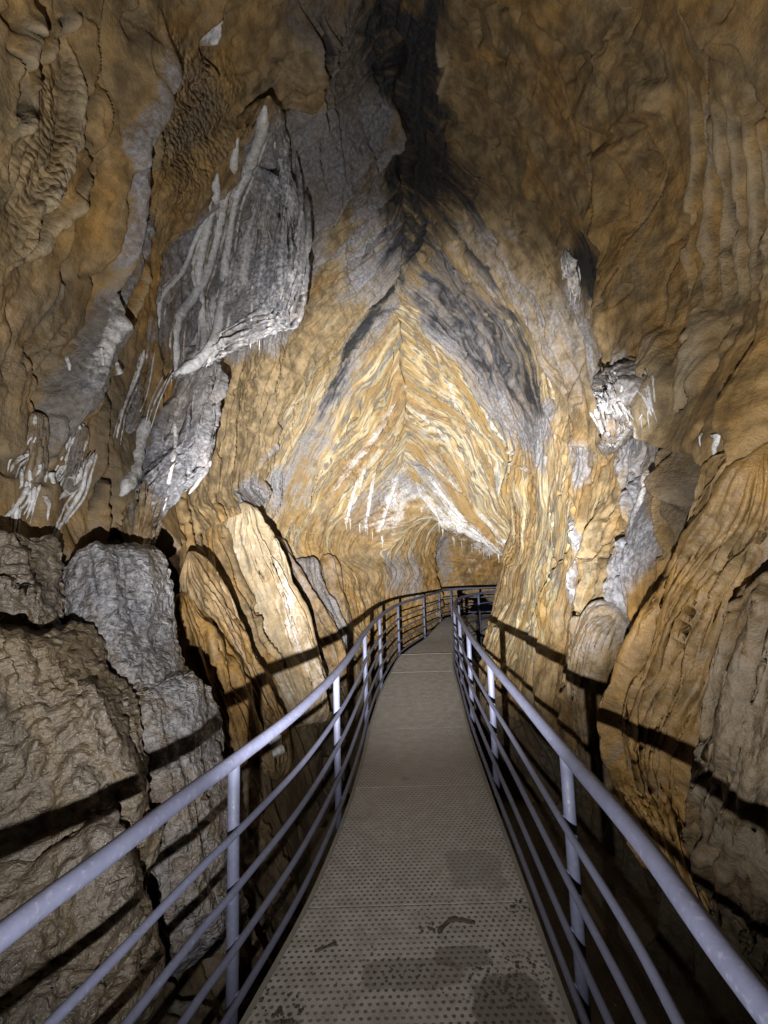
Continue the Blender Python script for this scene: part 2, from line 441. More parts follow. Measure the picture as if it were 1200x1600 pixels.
def stroke_field(pts, reach):
    """for each side touched: slices, distance to the line, signed side, 0..1 along it"""
    q, refs = surf_line(pts, base_look)
    out = []
    for si, nm in ((0, 'left'), (1, 'right')):
        s = sides[nm]
        r = [(i, j) for (a, i, j) in refs if a == si]
        if len(r) < 2: continue
        L3 = np.array([s.P[i, j] for i, j in r])
        if len(L3) > 4:
            L3[1:-1] = (L3[:-2] + L3[1:-1] * 2 + L3[2:]) / 4
        i0 = max(0, np.searchsorted(YS, L3[:, 1].min() - reach)); i1 = min(NS, np.searchsorted(YS, L3[:, 1].max() + reach) + 1)
        sub = s.P[i0:i1]
        lo = L3.min(0) - reach; hi = L3.max(0) + reach
        m = ((sub > lo) & (sub < hi)).all(-1)
        I, J = np.nonzero(m)
        if not len(I): continue
        p = sub[I, J]; nn = s.N[i0:i1][I, J]
        best = np.full(len(I), 1e9); sgn = np.zeros(len(I)); tt = np.zeros(len(I))
        n = len(L3) - 1
        for k in range(n):
            a, b = L3[k], L3[k + 1]; ab = b - a; l2 = ab @ ab + 1e-12
            t = np.clip(((p - a) @ ab) / l2, 0, 1)
            v = p - a - t[:, None] * ab
            d = np.sqrt((v * v).sum(1))
            u = d < best
            best[u] = d[u]; tt[u] = (k + t[u]) / n
            sgn[u] = np.sign((np.cross(ab, p[u] - a) * nn[u]).sum(1))
        keep = best < reach
        out.append((s, I[keep] + i0, J[keep], best[keep], sgn[keep], tt[keep], p[keep]))
    return out

def stroke(pts, w, h, ends=(.3, .3), col=None, cw=None, cv=1., wob=.15):
    """rib (h>0) or crack (h<0) of half width w metres"""
    for s, I, J, d, sg, t, p in stroke_field(pts, max(w, cw or 0) * 2.2):
        tap = np.minimum(sst(0, 1, t / max(.25, 1e-3)) * (1 - ends[0]) + ends[0], sst(0, 1, (1 - t) / .3) * (1 - ends[1]) + ends[1])
        ww = w * (1 + wob * 2 * pn(p[:, 0] * 6, p[:, 1] * 6, p[:, 2] * 6)) * tap
        x = np.clip(1 - (d / np.maximum(ww, 1e-4)) ** 2, 0, 1)
        s.d[I, J] += h * tap * (1.25 * np.sqrt(x) if h > 0 else 1.6 * x)
        if h < 0: s.crack[I, J] = np.maximum(s.crack[I, J], (1 - sst(.45, 1.0, d / np.maximum(ww, 1e-4))) * np.minimum(1, tap * 1.6))  # near-black painted into the groove to stand in for its shade
        elif col is None: s.cream[I, J] = np.maximum(s.cream[I, J], .6 * (1 - sst(.3, 1.05, d / np.maximum(ww, 1e-4))) * tap)
        if col:
            c = cw or w
            a = getattr(s, col); a[I, J] = np.maximum(a[I, J], cv * (1 - sst(c * .5, c * 1.25, d)) * tap)

def ledge(pts, h, wide, sharp=.02, side='near', ends=True):
    """rock on the near (or upper) side of the line stands out by h, dying away over wide metres"""
    fl = stroke_field(pts, wide)
    if not fl: return
    sg = np.concatenate([f[4] for f in fl]); p = np.concatenate([f[6] for f in fl]); d = np.concatenate([f[3] for f in fl])
    c = p[:, 2] if side == 'up' else -p[:, 1]
    k = d < wide * .6
    flip = 1 if c[k & (sg > 0)].mean() > c[k & (sg < 0)].mean() else -1
    for s, I, J, d, sg, t, p in fl:
        sd = d * sg * flip
        sd = sd + .012 * pn(p[:, 0] * 9, p[:, 1] * 9, p[:, 2] * 9)
        tap = np.minimum(sst(0, .2, t), sst(0, .2, 1 - t)) if ends else 1.
        s.d[I, J] += 1.5 * h * tap * (1 - sst(0, wide, d)) * sst(-sharp * .1, sharp, sd)

def region(name, poly, v=1., soft=.12, rag=.25):
    soft, rag = soft * 1.7, rag * 1.3
    refs = [base_look(x, y) for x, y in cr_line(list(poly) + [poly[0]], 25)]
    for si, nm in ((0, 'left'), (1, 'right')):
        s = sides[nm]
        # surface coordinates: Y and distance from the ridge (negative on the other side)
        pt = []
        for a, i, j in refs:
            o = sides['left' if a == 0 else 'right']
            pt.append((YS[i], o.um[i, j] if a == si else -o.um[i, j]))
        pt = np.array(pt)
        if pt[:, 1].max() < 0: continue
        i0 = max(0, np.searchsorted(YS, pt[:, 0].min() - soft * 2)); i1 = min(NS, np.searchsorted(YS, pt[:, 0].max() + soft * 2) + 1)
        P = s.P[i0:i1]
        x = np.broadcast_to(YS[i0:i1, None], P.shape[:2]) + rag * fbm(P[..., 0] * 2.3, P[..., 1] * 2.3, P[..., 2] * 1.2, 3) * .6
        y = s.um[i0:i1] + rag * fbm(P[..., 0] * 2 + 9, P[..., 1] * 2, P[..., 2] * 2, 3) * .6
        ins = np.zeros(x.shape, bool); dd = np.full(x.shape, 1e9)
        n = len(pt)
        for k in range(n):
            (x1, y1), (x2, y2) = pt[k], pt[(k + 1) % n]
            c = ((y1 > y) != (y2 > y))
            ins ^= c & (x < (x2 - x1) * (y - y1) / (y2 - y1 + 1e-12) + x1)
            ex, ey = x2 - x1, y2 - y1; l2 = ex * ex + ey * ey + 1e-12
            t = np.clip(((x - x1) * ex + (y - y1) * ey) / l2, 0, 1)
            dd = np.minimum(dd, (x - x1 - t * ex) ** 2 + (y - y1 - t * ey) ** 2)
        sd = np.sqrt(dd) * np.where(ins, 1, -1)
        a = getattr(s, name)
        m = v * sst(-soft, soft, sd)
        if v >= 0: a[i0:i1] = np.maximum(a[i0:i1], m)
        else: a[i0:i1] *= 1 + m

# ------------------------------------------------------------------ general relief of the walls
for nm, s in sides.items():
    P = s.P; x, y, z = P[..., 0], P[..., 1], P[..., 2]
    sd = 0. if nm == 'left' else 40.
    w1 = fbm(x * .5 + sd, y * .5, z * .45, 3); w2 = fbm(x * 1.7 + sd, y * 1.7, z * 1.2 + 3, 3)
    far = sst(6.3, 8.3, y)
    b = y + (.55 - .33 * far) * w1 + (.16 - .13 * far) * w2 + .10 * np.sin(z * 1.3 + sd)
    b = b + far * sst(3.0, 1.8, z) * (.24 * np.sin(z * 3.4 + .6) + .07 * np.sin(z * 8.1))
    s.b = b
    top = sst(2.2, 4.2, z)
    amp = .55 + .9 * sst(-.25, .35, fbm(x * .4 + 5 + sd, y * .4, z * .4, 2))
    if nm == 'right': amp = amp * (1 - .45 * top)
    rough = .22 + .95 * sst(-.12, .22, fbm(x * .9 + 31 + sd, y * .9, z * .8, 3))
    if nm == 'right': rough = rough * (1 - .5 * top)
    s.rough = rough
    d = .20 * fbm(x * .5 + sd, y * .5 + 7, z * .5, 2)
    d += .17 * (bil(b * 1.15 + sd, z * .16, 1.5) - .4) * amp * (1 - .6 * far)
    d += .075 * (bil(b * 3.1 + sd, z * .34, 4.5) - .4) * amp
    d += .030 * (bil(b * 8.5 + sd, z * .7, 8.5) - .4) * (.5 + amp * .6) * rough
    d += .016 * rough * (bil(b * 21 + sd, z * 1.6, 2.5) - .4)
    def sheets(fr, k1, a, sharp):
        ph = b * fr + .35 * fbm(x * 1.1 + k1, y * 1.1, z * .8, 2) + .12 * pn(x * 5, y * 5 + k1, z * 4)
        q = ph - np.floor(ph); cell = np.floor(ph)
        m = sst(-.15, .3, pn(cell * 1.7 + k1, z * .55 + cell * 3.1, sd + .5))        # each sheet comes and goes along its length
        return a * m * (q ** 1.6) * (1 - sst(1 - sharp, 1, q))
    k_ = (1 - .75 * far) * (1. if nm == 'left' else 1 - .55 * top)
    d += sheets(1.35, 3.3 + sd, .22, .04) * k_ + sheets(3.4, 8.8 + sd, .095, .07) * k_ + sheets(8., 1.2 + sd, .030, .12) * rough * k_
    d += .024 * rough * np.abs(pn(x * 9, y * 9, z * 7 + sd)) - .05 * sst(.30, .42, fbm(x * 4 + sd, y * 4, z * 3.4, 2)) * (1 - far)
    d += .030 * fbm(x * 3.2, y * 3.2, z * 2.2 + sd, 3) + .020 * rough * fbm(x * 13, y * 13, z * 11, 3)
    # bedding steps on the end of the passage
    ph = b * 4.2 + .6 * w2
    saw = ph - np.floor(ph)
    d += far * .07 * (saw ** 1.5 - .4)
    ph = b * 1.55 + .25 * w2 + .3; sw = ph - np.floor(ph)
    d += far * .22 * (1 - sst(9.2, 9.8, y)) * sst(1.9, 2.9, z) * (sw ** 1.8) * (1 - sst(.95, 1., sw)) * (.5 + sst(-.3, .3, pn(np.floor(ph) * 1.9 + sd, z * .8, .4)))
    ph = b * 11 + .5 * w1
    d += far * .022 * ((ph - np.floor(ph)) ** 1.3 - .4)
    s.d += d
    s.ochre += .42 + .15 * far
    s.wet += .25 * sst(1.8, .4, z)
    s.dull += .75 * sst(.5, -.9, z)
print('relief', time.time() - T0)
#MARKS
# ------------------------------------------------------------------ marks read off the photograph
# left wall, upper part
stroke([(118, 10), (85, 75), (70, 110)], .03, .05)
stroke([(105, 20), (95, 70), (88, 105)], .022, -.09)
stroke([(112, 15), (130, 30), (133, 60), (140, 95), (132, 150), (117, 195), (125, 235), (135, 262), (130, 280), (107, 310)], .018, -.09)
stroke([(105, 60), (112, 110), (108, 200), (90, 240), (65, 290), (38, 340), (20, 380)], .045, .075)
stroke([(135, 265), (105, 310), (80, 350), (50, 400), (20, 420)], .04, .06)
stroke([(60, 330), (35, 380), (18, 410)], .02, .04)
stroke([(0, 75), (18, 110), (18, 160), (5, 195)], .02, -.08)
stroke([(30, 45), (50, 75), (45, 120)], .02, -.08)
stroke([(45, 20), (25, 70), (8, 120)], .04, .06)
stroke([(0, 215), (30, 170), (45, 110)], .035, .05)
M = [(240, 8), (233, 60), (225, 110), (205, 150), (178, 210), (173, 228), (183, 252), (183, 290), (178, 340), (173, 420), (172, 490)]
ledge(M, .10, .40, .02)
stroke(M, .02, -.10)
stroke([(232, 10), (222, 80), (200, 140), (170, 205), (165, 235), (174, 260), (172, 330), (162, 420), (158, 480)], .06, .06, col='grey', cw=.07, cv=.5)
stroke([(243, 108), (238, 130), (237, 180), (245, 220), (252, 262)], .014, -.07)
stroke([(200, 170), (185, 205), (180, 232)], .015, -.05)
stroke([(172, 440), (150, 500), (130, 560), (110, 620), (95, 680), (80, 740)], .10, .08, col='grey', cw=.11, cv=.9)
stroke([(165, 455), (145, 510), (122, 575), (105, 640)], .04, .03, col='white', cw=.05, cv=.45)
Q_ = [(172, 480), (156, 560), (132, 640), (117, 685)]
ledge(Q_, .10, .3, .02); stroke(Q_, .02, -.08)
stroke([(346, 0), (331, 50), (313, 82)], .03, .12, col='white', cw=.034, cv=.95)
stroke([(90, 435), (88, 470), (75, 510), (58, 545), (57, 580)], .012, -.05)
stroke([(245, 330), (230, 380), (210, 430), (185, 480), (175, 520)], .05, .06, col='grey', cw=.06, cv=.6)
stroke([(240, 400), (215, 470), (200, 520)], .03, .05)
for pts in ([(178, 520), (176, 590)], [(160, 640), (158, 720)], [(200, 480), (168, 560), (160, 640)], [(150, 720), (135, 800)]):
    stroke(pts, .014, -.06)
stroke([(176, 556), (175, 595)], .012, .05, col='white', cw=.015, cv=.7)
region('cob', [(250, 60), (345, 90), (350, 200), (300, 290), (255, 330), (245, 250), (255, 160)], 1., .1)
region('cob', [(60, 110), (110, 120), (100, 230), (60, 290), (0, 380), (0, 200)], .7, .1)
region('dull', [(260, 80), (330, 100), (330, 200), (280, 260), (255, 200)], .55, .12)
region('grey', [(425, 160), (520, 170), (560, 250), (520, 330), (500, 430), (440, 530), (340, 560), (230, 540), (240, 500), (330, 300)], .9, .12)
region('grey', [(480, 0), (570, 0), (610, 150), (600, 280), (640, 420), (560, 470), (520, 390), (540, 250), (490, 130)], .75, .25, .5)
region('dull', [(470, 0), (600, 0), (620, 120), (560, 160), (500, 120)], .9, .2, .4)
E1 = [(470, 0), (476, 50), (470, 110), (455, 158), (430, 165)]
ledge(E1, .16, .5, .02); stroke(E1, .02, -.08)
for pts in ([(487, 75), (492, 150), (489, 240), (497, 290)], [(505, 20), (513, 60), (508, 120), (495, 150)], [(520, 140), (530, 200), (508, 300), (500, 345)]):
    ledge(pts, .09, .35, .02); stroke(pts, .02, -.07)
for pts in ([(483, 20), (500, 55), (490, 130), (485, 260)], [(530, 20), (515, 80)], [(540, 60), (520, 130)]):
    stroke(pts, .03, .05)
stroke([(575, 205), (567, 225), (573, 245)], .012, -.05)
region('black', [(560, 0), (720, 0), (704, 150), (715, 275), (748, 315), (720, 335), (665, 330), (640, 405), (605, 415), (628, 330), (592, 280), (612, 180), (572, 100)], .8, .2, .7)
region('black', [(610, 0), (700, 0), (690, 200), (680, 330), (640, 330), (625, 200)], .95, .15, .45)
stroke([(640, 300), (660, 350), (640, 400), (600, 455), (560, 480)], .05, -.08, col='black', cw=.10, cv=1.)
stroke([(655, 0), (650, 150), (648, 300), (640, 430)], .03, -.10)
stroke([(690, 40), (705, 100), (690, 170)], .05, .06)
# right of the ridge
region('grey', [(640, 430), (690, 380), (770, 470), (830, 590), (858, 640), (855, 740), (800, 690), (740, 600), (690, 520)], .72, .2, .45)
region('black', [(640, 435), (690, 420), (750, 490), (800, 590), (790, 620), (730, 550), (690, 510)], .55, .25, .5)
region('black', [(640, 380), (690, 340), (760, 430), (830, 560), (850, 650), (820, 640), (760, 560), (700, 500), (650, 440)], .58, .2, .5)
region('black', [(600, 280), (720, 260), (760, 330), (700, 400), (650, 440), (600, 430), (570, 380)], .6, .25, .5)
stroke([(640, 435), (590, 465), (550, 520), (520, 580), (490, 650)], .05, -.06, col='black', cw=.13, cv=.75)
stroke([(690, 330), (760, 400), (810, 470)], .04, -.05, col='black', cw=.10, cv=.6)
stroke([(500, 20), (495, 120), (505, 200)], .04, -.06, col='black', cw=.10, cv=.6)
stroke([(735, 410), (790, 470), (826, 500), (850, 545), (866, 590), (872, 620)], .05, .09, col='white', cw=.05, cv=.85)
ledge([(660, 345), (720, 395), (790, 460), (830, 495), (860, 560), (873, 620)], .16, .7, .03)
stroke([(815, 490), (830, 500), (855, 550)], .05, .05, col='white', cw=.06, cv=.95)
stroke([(820, 520), (850, 580), (868, 625)], .02, -.08)
stroke([(735, 585), (750, 620), (790, 680), (830, 735), (850, 760)], .03, .05, col='white', cw=.05, cv=.45)
region('grey', [(960, 560), (1010, 600), (1030, 690), (1000, 760), (950, 720)], .7, .15, .3)
region('grey', [(660, 350), (760, 330), (830, 440), (900, 450), (1000, 560), (1020, 640), (960, 690), (900, 640), (850, 560), (780, 460)], .5, .25, .5)
region('grey', [(930, 430), (990, 430), (1000, 540), (950, 560), (935, 500)], .8, .12, .3)
region('dull', [(930, 440), (990, 420), (990, 540), (950, 540)], .7, .12, .3)
region('black', [(870, 390), (890, 380), (950, 420), (960, 470), (900, 470), (875, 430)], .8, .08, .3)
stroke([(952, 212), (957, 240), (960, 280), (954, 330), (952, 345)], .022, -.12, col='black', cw=.03, cv=.8)
stroke([(954, 345), (962, 380), (960, 410), (950, 440)], .02, -.08, col='black', cw=.05, cv=.7)
ledge([(952, 205), (958, 270), (953, 340), (962, 400)], .14, .6, .03)
W_ = [(895, 160), (900, 175), (925, 200), (945, 213), (985, 215), (1010, 195), (1040, 185), (1055, 110)]
ledge(W_, .09, .8, .10, 'up')
ledge([(780, 190), (800, 200), (815, 240), (810, 300), (850, 350)], .05, .4, .04)
for pts in ([(1045, 260), (1030, 330), (1010, 385)], [(1020, 400), (1005, 470)], [(995, 350), (990, 420), (985, 520), (1000, 560)]):
    stroke(pts, .012, -.06)
G_ = [(1000, 505), (1010, 560), (1035, 600), (1060, 640), (1085, 675), (1112, 700), (1150, 722), (1200, 730)]
ledge(G_, .26, 1.3, .05, 'up', False)
stroke([(1165, 600), (1150, 650)], .014, -.08)
stroke([(1065, 500), (1100, 560), (1120, 620), (1120, 690)], .12, .07)
stroke([(1130, 480), (1165, 560), (1150, 640)], .10, .07)
for k in range(7):
    x0 = 1080 + k * 22
    stroke([(x0 - 10, 120 + k * 9), (x0 + 8, 230), (x0 + 12, 360), (x0 + 34, 470)], .035, .04, wob=.6)
stroke([(1035, 530), (1050, 590), (1080, 640), (1110, 690)], .05, .05, col='grey', cw=.09, cv=.8)
stroke([(1100, 640), (1115, 690), (1120, 705)], .03, .02, col='white', cw=.035, cv=.6)
region('grey', [(1062, 640), (1090, 650), (1120, 700), (1095, 710), (1065, 680)], .9, .06, .15)
# right wall, middle and lower
A_ = [(1065, 680), (1058, 720), (1070, 760), (1090, 790), (1110, 800)]
ledge(A_, .10, .3, .02); stroke(A_, .02, -.08)
region('dull', [(1070, 690), (1200, 740), (1200, 900), (1120, 900), (1060, 800)], .6, .15, .3)
region('grey', [(960, 690), (990, 690), (1010, 760), (1050, 830), (1060, 880), (1020, 930), (1000, 1000), (975, 1000), (985, 860), (990, 800)], 1., .07, .12)
for pts in ([(965, 700), (980, 760), (990, 830)], [(975, 700), (990, 760), (1000, 800)], [(955, 710), (972, 790), (985, 830)]):
    stroke(pts, .03, .035)
stroke([(1000, 730), (1010, 780), (1005, 820)], .05, .03, col='white', cw=.07, cv=.55)
stroke([(985, 822), (965, 835), (950, 870), (930, 890)], .014, -.06)
stroke([(990, 825), (980, 850), (982, 890)], .016, -.07)
ledge([(990, 825), (981, 860), (982, 930), (985, 975)], .08, .4, .02)
stroke([(985, 930), (960, 950), (915, 1000), (890, 1050)], .02, -.08)
stroke([(975, 870), (955, 875), (948, 885)], .012, -.05)
for pts in ([(888, 805), (905, 830), (908, 870), (893, 905), (892, 960)],):
    stroke(pts, .03, .03, col='white', cw=.04, cv=.5)
    stroke(pts, .05, .0, col='grey', cw=.09, cv=.8)
region('grey', [(840, 640), (870, 620), (880, 660), (860, 700), (845, 690)], .8, .08, .2)
region('grey', [(895, 700), (925, 690), (920, 760), (905, 755)], .7, .06, .2)
region('grey', [(915, 650), (990, 640), (985, 690), (960, 710), (930, 680)], .8, .06, .15)
ledge([(870, 640), (885, 680), (910, 705), (920, 690)], .06, .25, .03)
for pts in ([(860, 640), (858, 700), (850, 760)], [(890, 640), (893, 690)], [(925, 640), (950, 690), (958, 708)]):
    stroke(pts, .014, -.05)
# bedding colours at the end of the passage
region('strata', [(430, 800), (470, 720), (540, 600), (635, 455), (700, 520), (790, 640), (860, 740), (910, 860), (890, 1000), (760, 1000), (800, 880), (700, 830), (600, 900), (500, 900)], .95, .2, .4)
region('strata', [(370, 840), (400, 700), (470, 560), (560, 450), (640, 400), (740, 420), (850, 560), (900, 700), (950, 850), (940, 1020), (760, 1020), (700, 850), (560, 960), (460, 960)], .6, .35, .5)
region('ochre', [(560, 640), (635, 460), (700, 560), (800, 720), (700, 720), (640, 620), (560, 740), (490, 790), (500, 740)], .95, .2, .3)
region('ochre', [(390, 460), (520, 470), (590, 450), (520, 620), (420, 740), (320, 760)], -.75, .2, .3)
region('ochre', [(500, 130), (640, 300), (620, 450), (520, 480), (480, 300)], -.8, .2, .3)
region('ochre', [(720, 200), (860, 380), (1000, 520), (900, 640), (780, 480), (700, 380)], -.7, .2, .3)
region('ochre', [(860, 760), (960, 760), (960, 960), (880, 1000), (800, 960)], .45, .2, .3)
region('ochre', [(1010, 480), (1110, 520), (1160, 700), (1060, 650)], .55, .2, .3)
region('ochre', [(200, 0), (330, 0), (300, 60), (250, 80), (230, 160), (200, 300), (185, 330)], .85, .15, .3)
region('strata', [(640, 440), (560, 490), (430, 720), (405, 800), (470, 780), (560, 600)], .7, .2, .3)
region('grey', [(640, 440), (585, 470), (545, 520), (500, 610), (470, 680), (420, 740), (410, 790), (445, 800), (500, 690), (545, 590), (600, 500)], .66, .18, .4)
region('black', [(550, 530), (520, 580), (495, 640), (470, 700), (505, 650), (535, 600)], .5, .12, .2)
stroke([(620, 640), (580, 690), (545, 730), (490, 790)], .07, .05, col='white', cw=.10, cv=.45)
stroke([(572, 720), (560, 760), (545, 800)], .05, .06, col='white', cw=.07, cv=.45)
stroke([(640, 455), (700, 500), (760, 570), (800, 640)], .05, -.05, col='black', cw=.12, cv=.6)
stroke([(655, 450), (740, 520), (800, 600)], .04, .05, col='grey', cw=.12, cv=.8)
stroke([(700, 450), (760, 520), (815, 610), (845, 660)], .04, .06, col='black', cw=.10, cv=.55)
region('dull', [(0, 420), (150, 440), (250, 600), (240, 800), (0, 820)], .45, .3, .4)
region('white', [(640, 745), (600, 790), (560, 850), (595, 850), (640, 790), (660, 790), (700, 835), (745, 870), (785, 872), (760, 800), (690, 760)], .5, .2, .45)
region('white', [(640, 780), (600, 800), (575, 845), (610, 850), (635, 810)], .6, .10, .3)
region('white', [(690, 780), (770, 845), (785, 875), (755, 872), (715, 845)], .62, .07, .2)
region('grey', [(660, 700), (720, 760), (700, 800), (650, 770), (600, 800), (560, 840), (550, 800), (610, 740)], .6, .2, .4)
region('grey', [(600, 870), (650, 860), (660, 930), (610, 930)], .55, .15, .3)
region('grey', [(690, 850), (705, 840), (700, 920), (685, 900)], .8, .1, .2)
for pts in ([(640, 600), (600, 660), (560, 720)], [(640, 620), (690, 680), (760, 760)], [(640, 560), (720, 640), (800, 740)], [(636, 690), (680, 740), (760, 790)],
            [(660, 500), (700, 580), (740, 660), (780, 740), (800, 790)]):
    stroke(pts, .03, .03, col='white', cw=.05, cv=.42)
# left wall, lit brown rock beyond the drapery
for pts in ([(434, 520), (437, 560), (425, 600), (418, 640)], [(470, 570), (460, 620), (450, 680)], [(340, 690), (338, 750)], [(448, 660), (446, 700)]):
    stroke(pts, .014, -.06)
stroke([(445, 660), (410, 700), (390, 740)], .06, .04, col='grey', cw=.08, cv=.7)
region('grey', [(395, 740), (395, 790), (350, 800), (370, 760)], .9, .08, .2)
ledge([(400, 740), (395, 785), (360, 805), (310, 840)], .12, .4, .03, 'up')
stroke([(605, 470), (560, 505), (530, 570), (500, 620)], .05, -.06)
# lower left wall: brown dull rock
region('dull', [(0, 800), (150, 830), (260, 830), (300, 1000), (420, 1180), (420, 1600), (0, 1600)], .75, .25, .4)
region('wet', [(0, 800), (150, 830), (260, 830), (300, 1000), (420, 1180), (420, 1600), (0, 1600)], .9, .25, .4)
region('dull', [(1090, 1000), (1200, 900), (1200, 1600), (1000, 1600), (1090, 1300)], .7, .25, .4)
region('ochre', [(1000, 900), (1090, 900), (1080, 1250), (960, 1250)], .9, .2, .4)
stroke([(250, 835), (262, 870), (275, 930), (280, 1000), (300, 1060)], .22, -1.1, ends=(.8, .4))  # gaps around the boulder: carved deep, their black shade painted in as well
stroke([(90, 868), (96, 920), (104, 990), (125, 1060)], .05, -.4)
stroke([(150, 846), (200, 850), (235, 848)], .05, -.35)
stroke([(735, 980), (745, 1010)], .02, .01)
print('marks', time.time() - T0)
for pts in ([(760, 30), (775, 90), (800, 150)], [(870, 90), (885, 160), (905, 215)], [(1120, 60), (1105, 160), (1115, 250)], [(760, 240), (790, 300), (800, 370)], [(850, 300), (865, 360), (850, 420)],
            [(560, 330), (540, 400), (548, 450)], [(480, 540), (470, 600), (440, 640)], [(400, 560), (392, 620), (360, 680)], [(30, 470), (40, 540), (25, 600)], [(300, 120), (290, 200), (300, 270)],
            [(1090, 380), (1075, 450), (1090, 500)], [(1150, 250), (1140, 350), (1160, 430)], [(905, 560), (895, 620), (905, 680)], [(870, 780), (862, 850), (872, 930)], [(935, 760), (925, 830), (905, 900)],
            [(560, 890), (552, 940), (565, 985)], [(600, 880), (612, 925), (600, 960)], [(640, 880), (652, 920), (645, 950)]):
    stroke(pts, .011, -.05)
for pts in ([(660, 80), (665, 180), (655, 260)], [(590, 60), (600, 160)], [(700, 170), (690, 280)]):
    stroke(pts, .03, -.14)
stroke([(560, 740), (545, 780), (540, 830)], .03, .05, col='white', cw=.05, cv=.72)
stroke([(590, 730), (575, 790), (570, 850)], .03, .05, col='white', cw=.05, cv=.72)
stroke([(625, 740), (605, 790), (590, 850)], .03, .05, col='white', cw=.05, cv=.72)
stroke([(645, 750), (670, 790), (720, 840)], .03, .05, col='white', cw=.05, cv=.72)
stroke([(660, 740), (710, 790), (770, 850)], .03, .05, col='white', cw=.05, cv=.72)
stroke([(650, 700), (690, 740), (740, 780)], .03, .05, col='white', cw=.05, cv=.72)
#END MARKS
def masks(me, white, grey, black, ochre, strata, cob, dull, wet, ripp, crack=None, cream=None):
    z = np.zeros_like(white) if crack is None else crack
    set_vec(me, 'mD', np.stack([z, z if cream is None else cream, z], -1))
    set_vec(me, 'mA', np.stack([white, grey, black], -1)); set_vec(me, 'mB', np.stack([ochre, strata, cob], -1)); set_vec(me, 'mC', np.stack([dull, wet, ripp], -1))

deep = {}
for nm, s in sides.items():
    d = s.d.copy()
    # relief fades towards the ridge seam so both halves meet
    d *= sst(-.03, .16, s.um)
    D = s.P + s.N * d[..., None]
    x, y, z = s.P[..., 0], s.P[..., 1], s.P[..., 2]
    D[..., 2] += (.16 * fbm(x * 1.4, y * 1.4, z * 1.1, 3) + .06 * fbm(x * 5, y * 5, z * 4, 3)) * (1 - sst(.05, .6, s.um))
    D[..., 0] += (.10 * fbm(x * 1.7 + 9, y * 2.4, z * 1.1, 3)) * (1 - sst(.05, .5, s.um))
    deep[nm] = D
    c0 = D[:1].mean(1, keepdims=True); c1 = D[-1:].mean(1, keepdims=True)
    c0 = np.array([[[.2, -2.7, 2.]]]); c1 = np.array([[[2.85, 13.86, .7]]])
    full = np.concatenate([np.broadcast_to(c0, (1, NU, 3)), D, np.broadcast_to(c1, (1, NU, 3))], 0)
    pad = lambda a: np.concatenate([a[:1], a, a[-1:]], 0)
    me = raw_mesh('cave_wall_' + nm, full.reshape(-1, 3), grid_quads(NS + 2, NU, flip=(nm == 'left')))
    masks(me, *[pad(getattr(s, k)).ravel() for k in ('white', 'grey', 'black', 'ochre', 'strata', 'cob', 'dull', 'wet', 'ripp', 'crack', 'cream')])
    set_vec(me, 'rock', np.stack([pad(s.b), pad(s.um), np.full((NS + 2, NU), 0. if nm == 'left' else 7.)], -1).reshape(-1, 3))
    o = link('cave_wall_' + nm, me, ROCK); o['kind'] = 'structure'
look = Look(deep)
print('walls', time.time() - T0)

# cave floor far below the walkway
gx, gy = np.meshgrid(np.linspace(-3, 6, 140), np.linspace(-3, 15, 240))
gz = -1.35 + .22 * fbm(gx * .7, gy * .7, 0 * gx, 4) + .06 * bil(gx * 3, gy * 3, 0 * gx)
fp = np.stack([gx, gy, gz], -1).reshape(-1, 3)
me = raw_mesh('cave_floor', fp, grid_quads(240, 140))
o_ = np.ones(len(fp)); z_ = o_ * 0
masks(me, z_, z_, z_, o_ * .3, z_, z_, o_ * .8, o_ * .5, z_); set_vec(me, 'rock', fp)
o = link('cave_floor', me, ROCK); o['kind'] = 'structure'

# ------------------------------------------------------------------ swept rock bodies
o_look = {}
def front_depth(o, x, y):
    return o_look[o.name].P(x, y)[1]

